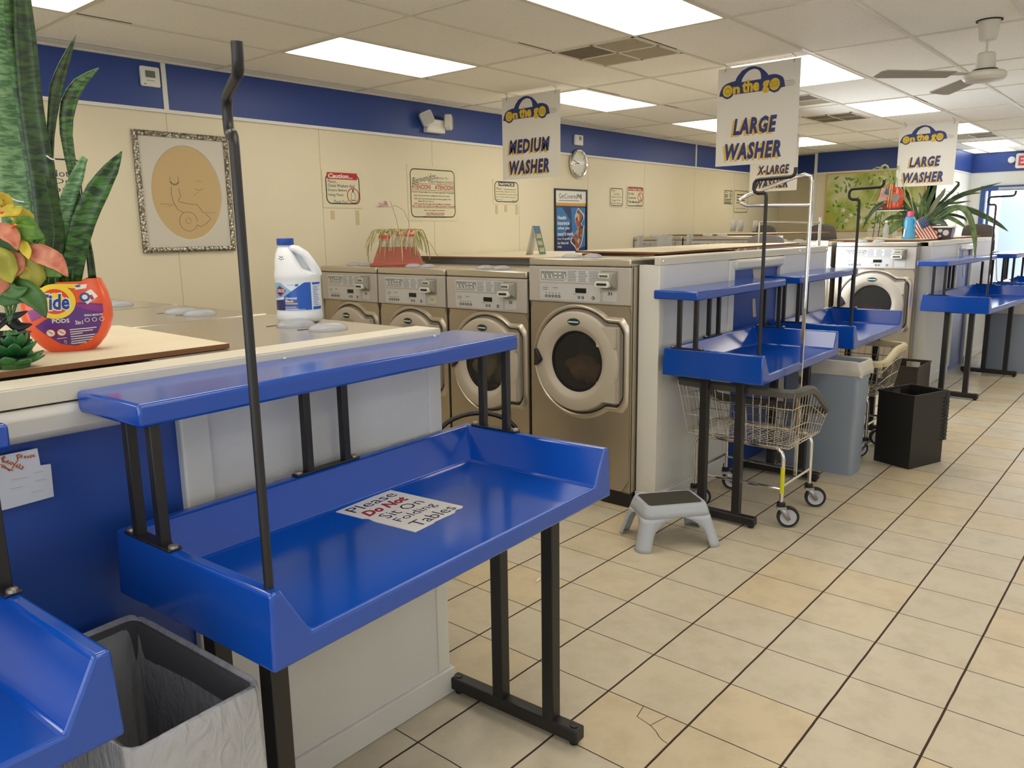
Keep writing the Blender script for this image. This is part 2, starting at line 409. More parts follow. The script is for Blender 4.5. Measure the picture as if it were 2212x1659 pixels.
# baseboards that show
b = MB(); b.box(XM - .012, XM, 1.17, 2.9, 0, .1); struct(b.build('baseboard_mural', m_base))
b = MB(); b.box(XM, XE, 1.155, 1.17, 0, .1); struct(b.build('baseboard_return', m_base))
# cracked floor tile
def crack(px):
    b = MB(); P = [onz(x, y, .0) for x, y in px]
    for a, c in zip(P, P[1:]):
        d = (c - a).normalized(); s = Vector((-d.y, d.x, 0)) * .0014
        b.add([(a - s) + Vector((0, 0, .0004)), (a + s) + Vector((0, 0, .0004)), (c + s) + Vector((0, 0, .0004)), (c - s) + Vector((0, 0, .0004))], [(0, 1, 2, 3)])
    return b
b = crack([(1391, 1524), (1376, 1548), (1405, 1567), (1417, 1580), (1424, 1592), (1432, 1600), (1442, 1606)])
b2 = crack([(1405, 1567), (1422, 1558), (1443, 1547)]); b.add(b2.v, b2.f)
struct(b.build('trim_14', mat('crack_dark', '3a2a1e', 0.9)))

# ============================================================ CEILING LAMPS, VENTS
m_lamp = bpy.data.materials.new('lamp_diffuser'); m_lamp.use_nodes = True
_b = m_lamp.node_tree.nodes['Principled BSDF']; _b.inputs['Base Color'].default_value = (0.95, 0.93, 0.85, 1)
_b.inputs['Emission Color'].default_value = (1.0, 0.94, 0.82, 1); _b.inputs['Emission Strength'].default_value = LAMP_E
def lamp(i, j0, label, group='ceiling light panels'):
    x0 = GX + i * 1.2192; y1 = GY - j0 * .6096
    t = thing('ceiling_light', label, 'ceiling light', (x0 + .6096, y1 - .3048, H), 0, group)
    f = MB(); a, c = .595, .292
    for q in ((-a, a, c - .012, c), (-a, a, -c, -c + .012), (-a, -a + .012, -c + .012, c - .012), (a - .012, a, -c + .012, c - .012)): f.box(q[0], q[1], q[2], q[3], -.008, 0)
    f.build('frame', m_tbar, t)
    d = MB(); d.box(-a + .012, a - .012, -c + .012, c - .012, -.005, -.001); d.build('diffuser', m_lamp, t)
lamp(-2, 1, 'lit ceiling panel above the snake plant, cut by the left edge of the photo')
lamp(0, 1, 'lit ceiling panel above the caution sign, nearest the back wall')
lamp(2, 1, 'lit ceiling panel partly behind the medium washer sign')
lamp(4, 1, 'lit ceiling panel just left of the nearer large washer sign')
lamp(6, 1, 'lit ceiling panel just above the navy stripe, right of the x-large washer sign')
lamp(0, 4, 'largest lit ceiling panel, cut by the top edge, beside the square air vent')
lamp(2, 4, 'lit ceiling panel behind the nearer large washer sign')
lamp(4, 4, 'lit ceiling panel left of the ceiling fan, in the row of the large washer signs')
lamp(6, 4, 'lit ceiling panel behind the top of the farther large washer sign')
lamp(8, 4, 'small far lit ceiling panel near the end wall')
for i, j0 in ((-4, 1), (-2, 4), (-4, 4), (-4, 7), (-2, 7), (0, 7), (4, 7), (6, 8), (2, 10), (-2, 10), (6, 10), (8, 8)): lamp(i, j0, 'lit ceiling panel over the front of the shop, out of the photo', 'ceiling light panels out of view')
m_vent = mat('vent_grille', 'b4a88f', 0.5); m_ventd = mat('vent_dirty', '564c40', 0.7)
def vent(x0, y0, sx, sy, label, dirty=(0,)):
    t = thing('ceiling_vent', label, 'air vent', (x0 + sx / 2, y0 + sy / 2, H), 0)
    f = MB(); a, c = sx / 2, sy / 2
    for q in ((-a, a, c - .02, c), (-a, a, -c, -c + .02), (-a, -a + .02, -c, c), (a - .02, a, -c, c), (-.01, .01, -c, c), (-a, a, -.01, .01)): f.box(q[0], q[1], q[2], q[3], -.007, 0)
    f.build('frame', m_tbar, t)
    k = 0
    for qx in (-1, 1):
        for qy in (-1, 1):
            g = MB(); x_0, x_1 = (-a + .02, -.01) if qx < 0 else (.01, a - .02); y_0, y_1 = (-c + .02, -.01) if qy < 0 else (.01, c - .02)
            n = 14
            for s in range(n):
                xs = x_0 + (x_1 - x_0) * (s + .2) / n; g.box(xs, xs + (x_1 - x_0) / n * .55, y_0, y_1, -.006, -.003)
            g.cur = 1; g.box(x_0, x_1, y_0, y_1, -.0025, -.001)
            d = k in dirty
            g.build('grille', [mat('grille_brown', '7d6e5c', .6) if d else m_vent, mat('vent_backing', '2e2721', .9) if d else mat('vent_backing_pale', '8d8170', .9)], t); k += 1
vent(GX + 1.2192, GY - 4 * .6096, .6096, .6096, 'square perforated air vent with one dark quarter, beside the largest light panel', (1,))
vent(GX + 4.5 * 1.2192, GY - 4 * .6096 + .1, .6096, .5, 'dark dusty air vent right of the nearer large washer sign', (0, 1, 2, 3))
vent(GX + 3.35 * 1.2192, GY - 4 * .6096, .6096, .6096, 'dusty air vent mostly hidden behind the nearer large washer sign', (0, 1))
vent(GX + 7.1 * 1.2192, .33, .6096, .55, 'dark air vent beside the farthest row of lights', (0, 2))
# ============================================================ WASHERS
m_steel = mat('washer_steel', (0.50, 0.435, 0.335), 0.36, 0.75, var=0.05, vscale=3)
m_steeltop = mat('washer_top_steel', (0.60, 0.55, 0.46), 0.26, 0.75)
m_ctrl = mat('control_panel_grey', 'b9b2a9', 0.4)
m_ctrl2 = mat('control_inset', 'c6c5c4', 0.35)
m_sticker = mat('instruction_sticker', 'cfcfd0', 0.4)
m_chrome = mat('chrome', (0.80, 0.78, 0.74), 0.12, 1.0)
m_door = mat('door_grey', 'bcb2a3', 0.38)
m_bezel = mat('bezel_steel', (0.60, 0.54, 0.45), 0.3, 0.8); m_recess = mat('door_recess_grey', '8d8478', .5)
m_black = mat('black_plastic', '17161a', 0.4)
m_dark = mat('dark_recess', '1c1714', 0.7)
m_display = mat('display_dark', '141a12', 0.25)
m_drum = mat('drum_inside', (0.03, 0.028, 0.027), 0.35, 0.5)
m_glass = glassy('door_glass', (0.62, 0.60, 0.57), 0.955, 0.03)
m_lid = glassy('soap_lid_plastic', (0.72, 0.73, 0.76), 0.55, 0.2)
m_ink = mat('ink_dark', '2a2a2e', 0.6)
m_badge = mat('badge_teal', '1c3a3e', 0.3)
m_silver = mat('silver_print', 'd8dcdc', 0.3)
m_readerw = mat('reader_white', 'd9d7d2', 0.35)
m_reader = mat('reader_grey', '8f8b80', 0.45)
MW = Matrix(((0, 0, -1, 0), (-1, 0, 0, 0), (0, 1, 0, 0), (0, 0, 0, 1)))    # local (right, up, out) -> washer frame (front faces -x)
GR, DR, BR = 0.188, 0.285, 0.335
DZ0 = 0.86
def bez(off):
    out = []
    for k in range(96):
        a = 2 * PI * k / 96; c, s = math.cos(a), math.sin(a)
        r = BR + off
        if c > 0:
            px = .338 + off; pz = .262 + off
            rr = min(px / c if c > 1e-6 else 9, pz / abs(s) if abs(s) > 1e-6 else 9)
            # round the corner of the hinge side
            r = max(r, min(rr, math.hypot(px, pz) - .03))
        out.append((r * c, r * s))
    return out
def make_washer(label, W=.74, num=None, numstyle='black', D=.86, plinth=.09, clothes=None, back=False):
    """origin: middle of the front, on the floor; front faces -x"""
    t = thing('front_load_washer', label, 'washing machine')
    p = plinth; hw = W / 2
    b = MB()                                         # shell without a front
    z0, z1 = p, p + 1.345
    b.quad((0, hw, z0), (D, hw, z0), (D, hw, z1), (0, hw, z1)); b.quad((0, -hw, z0), (D, -hw, z0), (D, -hw, z1), (0, -hw, z1))
    b.quad((D, -hw, z0), (D, hw, z0), (D, hw, z1), (D, -hw, z1)); b.quad((0, -hw, z0), (D, -hw, z0), (D, hw, z0), (0, hw, z0))
    # front panel with round opening
    fz0, fz1 = -DZ0 + p + .005, p + 1.12 - DZ0 - p
    cz = DZ0 - .09 + p
    lo, hi = p + .004 - cz, p + 1.118 - cz
    outer = []; inner = []
    for k in range(64):
        a = 2 * PI * k / 64; c, s = math.cos(a), math.sin(a)
        rr = min((hw - .003) / abs(c) if abs(c) > 1e-6 else 9, (hi / s if s > 1e-6 else (lo / s if s < -1e-6 else 9)))
        outer.append((rr * c, rr * s)); inner.append(((GR + .05) * c, (GR + .05) * s))
    Mf = Matrix.Translation((0, 0, cz)) @ MW
    b.strip([[(x, y, -.01) for x, y in outer], [(x, y, .0) for x, y in outer], [(x, y, .0) for x, y in inner], [(x, y, -.03) for x, y in inner]], True, False, False, Mf)
    # exact corners of the front sheet
    for sx in (-1, 1):
        for yy in (lo, hi):
            pass
    b.cur = 1
    b.build('body', [m_steel, m_dark], t)
    e = MB(); e.box(.004, .012, -hw + .002, hw - .002, p + .004, p + 1.118); 
    # backing sheet pieces round the drum opening, so the corners stay closed
    e = MB(); q = GR + .06
    e.box(.012, .02, -hw, hw, p, cz - q); e.box(.012, .02, -hw, hw, cz + q, p + 1.34); e.box(.012, .02, -hw, -q, cz - q, cz + q); e.box(.012, .02, q, hw, cz - q, cz + q)
    e.build('front_frame', m_steel, t)
    dm = MB(); dm.lathe([(GR + .05, -.02), (GR + .06, -.36)], 32, Mf, cap=False); dm.prism(circ(0, 0, GR + .06, 32), -.362, -.36, Mf); dm.build('drum', m_drum, t)
    # top
    tp = MB(); tp.box(-.012, D, -hw + .001, hw - .001, p + 1.343, p + 1.385); tp.build('top_panel', m_steeltop, t, bevel=.008)
    # control panel
    c = MB(); c.box(-.014, .012, -hw + .001, hw - .001, p + 1.124, p + 1.338); cp = c.build('control_panel', m_ctrl, t, bevel=.004)
    Mc = Matrix.Translation((-.0142, 0, p + 1.231)) @ MW
    s = MB(); s.box(-hw + .09, .165, .015, .088, 0, .0015, Mc); st = s.build('instruction_sticker', m_sticker, cp)
    g = MB()
    x0 = -hw + .097
    for k in range(6): g.box(x0 + k * .033, x0 + k * .033 + .030, .033, .078, .0015, .002, Mc)
    g.cur = 1
    for k in range(6):
        xx = x0 + k * .033 + .015
        if k in (3, 4): g.box(xx - .009, xx + .009, .058, .07, .002, .0024, Mc); g.box(xx - .009, xx + .009, .038, .048, .002, .0024, Mc)
        else: g.add([(xx - .008 if k == 0 else xx, .036, .0024), (xx + .012, .036, .0024), (xx + .004, .062, .0024), (xx - .004 if k else xx - .006, .066, .0024)], [(0, 1, 2, 3)], Mc)
    g.cur = 2
    q = MB(); xs = x0 + .205
    for (a, bb, sd) in ((xs, xs + .07, 1), (xs + .08, xs + .145, 2), (xs + .155, .16, 3)): lines(q, a, bb, [.08 - k * .0095 for k in range(7)], .0035, .0022, sd)
    lines(q, x0, x0 + .19, [.025], .004, .0022, 4)
    for v in q.v: g.v.append(tuple(Mc @ Vector(v)))
    o = len(g.v) - len(q.v)
    for f in q.f: g.f.append(tuple(i + o for i in f)); g.mi.append(2)
    g.build('print', [mat('sticker_grey', '8d8c88', .5), m_silver, mat('sticker_ink', '77777a', .6)], st)
    s = MB(); s.box(-hw + .09, .165, -.095, .004, 0, .0015, Mc); ins = s.build('control_inset', m_ctrl2, cp)
    s = MB(); s.box(-.012, .068, -.047, -.018, .0015, .004, Mc); s.build('display', m_display, ins, bevel=.002)
    g = MB(); lines(g, -hw + .11, -hw + .16, [-.022, -.034], .004, .002, 5); lines(g, -hw + .19, -hw + .23, [-.022], .004, .002, 6, .1); lines(g, -.03, .0, [-.055], .003, .002, 7); lines(g, .145, .15, [-.02 - k * .01 for k in range(7)], .002, .002, 8)
    for k in range(5): g.box(-hw + .13 + k * .025, -hw + .145 + k * .025, -.056, -.052, .0015, .002)
    gg = MB(); gg.add(g.v, g.f, Mc); gg.build('print', mat('sticker_ink', '77777a'), ins)
    for k, (bx, r) in enumerate([(-hw + .138 + i * .025, .0085) for i in range(5)] + [(.015, .0085), (.042, .0085), (.118, .010)]):
        g = MB(); g.prism(circ(bx, -.073, r, 16), .0015, .004, Mc); g.cur = 1; g.prism(circ(bx, -.073, r * .55, 12), .004, .0045, Mc); g.build('button', [m_black, mat('button_pale', 'b9bcba', .4)], ins)
    # card reader
    r = MB(); r.box(hw - .192, hw - .085, -.02, .088, 0, .006, Mc); rd = r.build('card_reader', m_reader, cp, bevel=.002)
    r = MB(); r.strip([[(hw - .19, .082, .006), (hw - .09, .082, .006), (hw - .09, -.015, .006), (hw - .18, -.015, .006)], [(hw - .19, .076, .03), (hw - .105, .076, .03), (hw - .11, .02, .05), (hw - .205, .02, .05)]], True, True, False, Mc); r.build('reader_hood', m_reader, rd, bevel=.004)
    r = MB(); r.box(hw - .19, hw - .12, .046, .072, .036, .042, Mc); r.build('reader_window', m_readerw, rd, bevel=.002)
    r = MB(); r.box(hw - .183, hw - .128, .053, .065, .042, .0435, Mc); r.build('reader_display', mat('lcd_green', '5b6650', .3), rd)
    r = MB(); r.prism(rrect(hw - .21, hw - .11, -.006, .03, .016), .03, .056, Mc); r.build('slot_plate', m_readerw, rd, bevel=.002)
    r = MB(); r.box(hw - .193, hw - .127, .006, .019, .056, .0575, Mc); r.build('card_slot', m_black, rd)
    r = MB(); r.box(hw - .185, hw - .09, -.088, -.03, 0, .002, Mc); np = r.build('number_plate', m_ctrl2, cp)
    if num:
        if numstyle == 'tag':
            r = MB(); r.prism(rrect(hw - .158, hw - .105, -.083, -.03, .008), .002, .004, Mc); nt_ = r.build('number_tag', mat('cream_tag', 'd8d2b4', .5), np, bevel=.001)
            r = MB(); tt = MB(); put_text(tt, num, hw - .148, hw - .115, -.068, -.046, .0045, bold=.0); r.add(tt.v, tt.f, Mc); r.build('number', mat('olive_ink', '6c6a55', .6), nt_)
        else:
            r = MB(); tt = MB(); put_text(tt, num, hw - .151, hw - .122, -.052, -.034, .0026, bold=.03); r.add(tt.v, tt.f, Mc); r.build('number', m_black, np)
    # bezel, recess, door
    g = MB(); o1 = bez(.012); o2 = bez(0); o3 = bez(-.006)
    g.strip([[(x, y, -.001) for x, y in bez(.022)], [(x, y, .005) for x, y in bez(.012)], [(x, y, .014) for x, y in bez(.002)], [(x, y, .013) for x, y in bez(-.004)], [(x, y, .0025) for x, y in bez(-.012)]], True, False, False, Mf)
    dz = g.build('door_surround', m_bezel, t, angle=60)
    g = MB(); inner = circ(0, 0, GR + .052, 96); g.strip([[(x, y, .0012) for x, y in bez(-.014)], [(x, y, .0012) for x, y in inner]], True, False, False, Mf); g.build('door_recess', m_recess, dz); g = MB(); g.strip([[(x, y, .0016) for x, y in bez(-.011)], [(x, y, .0022) for x, y in bez(-.0185)]], True, False, False, Mf); g.build('groove_shade', m_dark, dz)  # thin dark ring paints the shade inside the door surround
    d = MB(); d.lathe([(DR + .018, .002), (DR + .02, .03), (DR + .012, .042), (DR - .005, .047), (GR + .045, .05), (GR + .03, .047), (GR, .022), (GR - .002, .004)], 64, Mf, cap=False)
    for (za, zb) in ((.105, .222), (-.222, -.105)): d.box(.16, .295, za, zb, .002, .044, Mf)
    d.box(.2, .30, -.225, .225, .002, .02, Mf)
    dr = d.build('door', m_door, t, angle=30)
    g = MB(); g.prism(circ(0, 0, GR, 48), .010, .014, Mf); g.build('door_glass', m_glass, dr)
    g = MB(); g.lathe([(GR - .001, .006), (GR - .001, .02), (GR - .012, .02), (GR - .02, .0), (GR - .03, -.06), (GR - .034, -.06), (GR - .022, .0)], 48, Mf, cap=False); g.build('glass_rim', m_black, dr)
    g = MB(); g.prism(circ(0, .243, .022, 24, 2.1), .046, .051, Mf); bd = g.build('badge', m_badge, dr, bevel=.001)
    g = MB(); g.box(-.032, .036, .239, .247, .051, .0516, Mf); g.prism(circ(-.035, .243, .005, 10), .051, .0518, Mf); g.build('badge_print', m_silver, bd)
    g = MB(); g.add([(-.305, -.05, .02), (-.305, .06, .02), (-.275, .062, .02), (-.235, .0, .02), (-.235, -.012, .02), (-.275, -.045, .02), (-.305, -.05, .055), (-.305, .06, .055), (-.28, .058, .07), (-.24, .0, .075), (-.24, -.01, .075), (-.28, -.042, .07)],
        [(0, 1, 2, 3, 4, 5), (6, 7, 8, 9, 10, 11), (0, 1, 7, 6), (1, 2, 8, 7), (2, 3, 9, 8), (3, 4, 10, 9), (4, 5, 11, 10), (5, 0, 6, 11)], Mf)
    g.build('handle', m_black, dr, bevel=.006)
    # soap lids on the top
    for yy in (.19, .03):
        g = MB(); g.lathe([(.056, 0), (.055, .007), (.047, .016), (.032, .022), (.015, .0245), (0, .025)], 24, Matrix.Translation((.19, yy, p + 1.3855)), sx=1.2); g.build('soap_lid', m_lid, t); g = MB(); g.box(.10, .26, yy - .066, yy - .058, p + 1.3845, p + 1.3862); g.build('lid_slot', m_dark, t)
    # plinth
    if p > .03:
        g = MB(); g.box(.01, D, -hw, hw, 0, p); g.build('plinth', m_black, t)
    return t
def clothes_ball(label, cat, loc, col, r, seed, squash=.6):
    rg = random.Random(seed); b = MB(); n = 5
    for k in range(n):
        c = Vector((rg.uniform(-.3, .3) * r, rg.uniform(-.7, .7) * r, rg.uniform(-.25, .35) * r))
        rings = []
        for i in range(9):
            th = PI * i / 8; ring = []
            for j in range(14):
                ph = 2 * PI * j / 14; q = r * (.62 + .22 * math.sin(3 * ph + k + 2 * th) * math.sin(th) + rg.uniform(-.05, .05))
                ring.append(tuple(c + Vector((q * math.sin(th) * math.cos(ph), q * math.sin(th) * math.sin(ph), q * squash * math.cos(th)))))
            rings.append(ring)
        b.strip(rings)
    o = b.build('laundry', mat('laundry_' + col, col, .9, bump=.6, bscale=40), sub=1)
    o.location = loc
    return tag(o, label, cat)
PX = 1.03
def place(t, x, y, rz=0, W=.742): t.location = (x, y, 0); t.rotation_euler = (0, 0, rz); t.scale = (1, W / .742, 1); return t
place(make_washer('steel washer numbered 31 beside the white partition post, brown laundry behind its glass', W=.742, num='31'), PX, 1.018)
place(make_washer('steel washer numbered 32 behind the blue table shelf, pale laundry behind its glass', W=.742, num='32', plinth=.005), PX, 1.765, 0, .712)
place(make_washer('steel front-load washer with a cream number 33 tag, in front of the tan planter', W=.742, num='33', numstyle='tag', plinth=.005), PX, 2.492, 0, .708)
place(make_washer('steel front-load washer numbered 34, last before the back wall, behind the bleach jug', W=.742, num='34', plinth=.005), PX, 3.20, 0, .676)
clothes_ball('brown laundry tumbling inside washer 31', 'laundry', (1.18, 1.018, .775), 'b48c5e', .15, 1)
clothes_ball('white and cream laundry inside washer 32', 'laundry', (1.17, 1.765, .70), 'd6ccae', .16, 2, .9)
# island nearest the visitor: tops seen from behind
for k, (y, lb) in enumerate([(.655, 'steel washer top under the white bleach jug'), (1.475, 'steel washer top with soap lids, second from the bleach jug'), (2.225, 'steel washer top with soap lids, third behind the bleach jug, near the framed drawing'), (2.975, 'steel washer top nearest the back wall under the framed drawing')]):
    w = make_washer(lb, W=.742, plinth=-.06); w.scale = (1, (.73 if k else .86) / .742, 1); w.location = (-1.03, y, 0); w.rotation_euler = (0, 0, PI)
# far island
for (y, W, pl, lb, num) in [(.697, .772, .092, 'large far steel washer beyond the blue tables, red laundry behind its glass', None), (1.53, .80, .10, 'steel washer with an out of order note on its controls', None), (2.43, .86, .165, 'steel washer far behind, right of the raised soap lids, under the cream wall', None), (3.21, .66, .165, 'steel washer farthest back, its left edge against the cream wall', None)]:
    place(make_washer(lb, W=.742, plinth=pl, num=num), 5.72, y, 0, W)
clothes_ball('red laundry inside the large far washer', 'laundry', (5.86, .72, .76), '8c2f2b', .13, 3)
n = MB(); n.box(-.06, .06, -.04, .04, 0, .002); nn = n.build('out_of_order_note', mat('note_green_cream', 'd9dfb0', .7), M=None); nn.matrix_world = at(FACE_W, (5.66, 1.215, 1.455)) @ Matrix.Rotation(R(-4), 4, 'Z')
tag(nn, 'handwritten pale green out of order note on a far washer', 'note')
n = MB(); put_text(n, 'OUT OF', -.05, .05, .004, .03, .0026, bold=.02); put_text(n, 'ORDER', -.05, .05, -.034, -.006, .0026, bold=.02); n.build('lettering', m_ink, nn)

# ============================================================ PARTITIONS AT THE ROW ENDS
m_tex = mat('textured_panel', 'dcdad5', 0.5, bump=0.5, bscale=260)
m_bluep = mat('blue_panel', '20479a', 0.4)
m_cap = mat('cap_cream', 'd3ccbc', 0.45)
m_hood = mat('white_metal_hood', 'c9c7c2', 0.35)
def bulkhead(x0, x1, y, ztop, label, A, Bx, post=.13, left=True, right=True, depth=1.2, base=True):
    """panel wall along X facing -Y; A..Bx is the recessed blue middle"""
    t = thing('washer_partition', label, 'partition', ((x0 + x1) / 2, y, 0))
    ox = (x0 + x1) / 2
    def X(v): return v - ox
    b = MB(); zc = ztop - .045
    if left: b.box(X(x0 + .05), X(A - .075), .0, .03, .1, zc)
    if right: b.box(X(Bx + .075), X(x1 - .05), 0, .03, .1, zc)
    b.build('textured_panel', m_tex, t)
    b = MB(); b.box(X(A), X(Bx), .015, .04, .0, zc - .07); b.build('blue_panel', m_bluep, t)
    for (a, c) in ((A - .078, A), (Bx, Bx + .078)):
        b = MB(); b.box(X(a), X(c), -.012, .03, .08, zc - .006); b.build('trim_strip', m_white, t, bevel=.006)
    b = MB(); b.box(X(A - .02), X(Bx + .02), -.03, .03, zc - .075, zc - .004); b.build('hood', m_hood, t, bevel=.02)
    if left:
        b = MB(); b.box(X(x0), X(x0 + .055), -.004, post, .1, zc); b.build('corner_post', m_white, t, bevel=.003)
    if right:
        b = MB(); b.box(X(x1 - .055), X(x1), -.004, post, .1, zc); b.build('corner_post', m_white, t, bevel=.003)
    b = MB(); b.box(X(x0) - .002, X(x1) + .002, -.008, .03, zc, ztop - .004); b.box(X(x0) - .002, X(x1) + .002, -.006, post - .02, ztop - .006, ztop); b.build('cap', m_cap, t, bevel=.002)
    for xx in ([x0 + .03] if left else []) + ([x1 - .03, x1 - .6] if right else []):
        b = MB(); b.lathe([(0, 0), (.008, 0), (.007, .004), (0, .005)], 10, at(FACE_S, (X(xx), -.008, zc + .02))); b.build('screw', m_chrome, t)
    b = MB()
    if left: b.prism([(X(x0) - .014, -.014), (X(A - .075), -.014), (X(A - .075), .03), (X(x0) + .01, .03), (X(x0) + .01, post), (X(x0) - .014, post)], 0, .1)
    if right: b.prism([(X(Bx + .075), -.014), (X(x1) + .014, -.014), (X(x1) + .014, post), (X(x1) - .01, post), (X(x1) - .01, .03), (X(Bx + .075), .03)], 0, .1)
    b.build('baseboard', mat('partition_baseboard', 'd8d6d2', .5), t, bevel=.006)
    return t
bulkhead(-3.75, -1.005, .125, 1.33, 'white and blue partition behind the nearest blue table, end of the nearest washer row', -2.72, -1.915, left=True)
bulkhead(1.095, 3.76, .51, 1.487, 'white and blue partition of the middle washer row, behind the step stool and chrome cart', 2.05, 2.80)
bulkhead(5.85, 9.0, .215, 1.479, 'white and blue partition of the far washer row, under the large leafy plant', 7.05, 7.75)
# plumbing chases between the back-to-back washers
def chase(x0, x1, y0, y1, z, label):
    b = MB(); b.box(x0, x1, y0, y1, 0, z); o = b.build('plumbing_chase', m_white, bevel=.004); return tag(o, label, 'utility cover')
chase(-2.70, -1.90, .17, 3.53, 1.305, 'long white cover between the nearest back-to-back washer rows, under the boards')
chase(1.905, 3.70, .56, 3.53, 1.435, 'long white cover behind washers 31 to 34')
chase(6.60, 8.9, .26, 3.4, 1.425, 'long white cover behind the far washer row, under the plants')
# boards lying on the machine tops
m_board = mat('hardboard_pale', 'd9ccb0', 0.6, var=.04); m_boarde = mat('board_edge_brown', '7a5234', 0.8)
def board(pts, z, th, label, lift=None):
    t = thing('board', label, 'board', (pts[0][0], pts[0][1], z)); ox, oy = pts[0][0], pts[0][1]
    b = MB(); n = len(pts); lf = lift or [0] * n
    vs = [(x - ox, y - oy, lf[i]) for i, (x, y) in enumerate(pts)] + [(x - ox, y - oy, lf[i] + th) for i, (x, y) in enumerate(pts)]
    b.add(vs, [tuple(range(n, 2 * n))]); b.build('face', m_board, t)
    b = MB(); b.add(vs, [tuple(range(n))[::-1]] + [(i, (i + 1) % n, n + (i + 1) % n, n + i) for i in range(n)]); b.build('edge', m_boarde, t)
    return t
board([(-2.66, .30), (-1.66, .30), (-1.64, 1.06), (-2.66, 1.10)], 1.327, .014, 'pale board on the nearest washers, under the orange detergent tub')
board([(-2.66, 1.12), (-1.68, 1.16), (-1.62, 1.78), (-2.66, 1.78)], 1.327, .02, 'pale board on the nearest washers, farther back by the wall')
board([(1.72, 1.75), (2.7, 1.55), (2.85, 3.2), (1.75, 3.35)], 1.437, .012, 'stack of pale boards behind washers 32 and 33, under the yellow-lettered tent card')
board([(1.50, .72), (3.45, .62), (3.5, 1.3), (1.55, 1.42)], 1.489, .012, 'long warped board on top of the middle washer row, right of washer 31', [.0, .018, .012, .004])
board([(1.50, .78), (2.6, .76), (2.6, 1.3), (1.6, 1.4)], 1.476, .010, 'brown board under the long warped board on the middle row')
board([(6.09, 2.1), (8.2, 2.0), (8.3, 3.2), (6.09, 3.3)], 1.556, .014, 'pale boards on the far washers by the cream wall')
board([(6.10, .35), (8.8, .32), (8.8, 1.25), (6.10, 1.3)], 1.4815, .016, 'pale board under the leafy plant and blue detergent bottle on the far row')
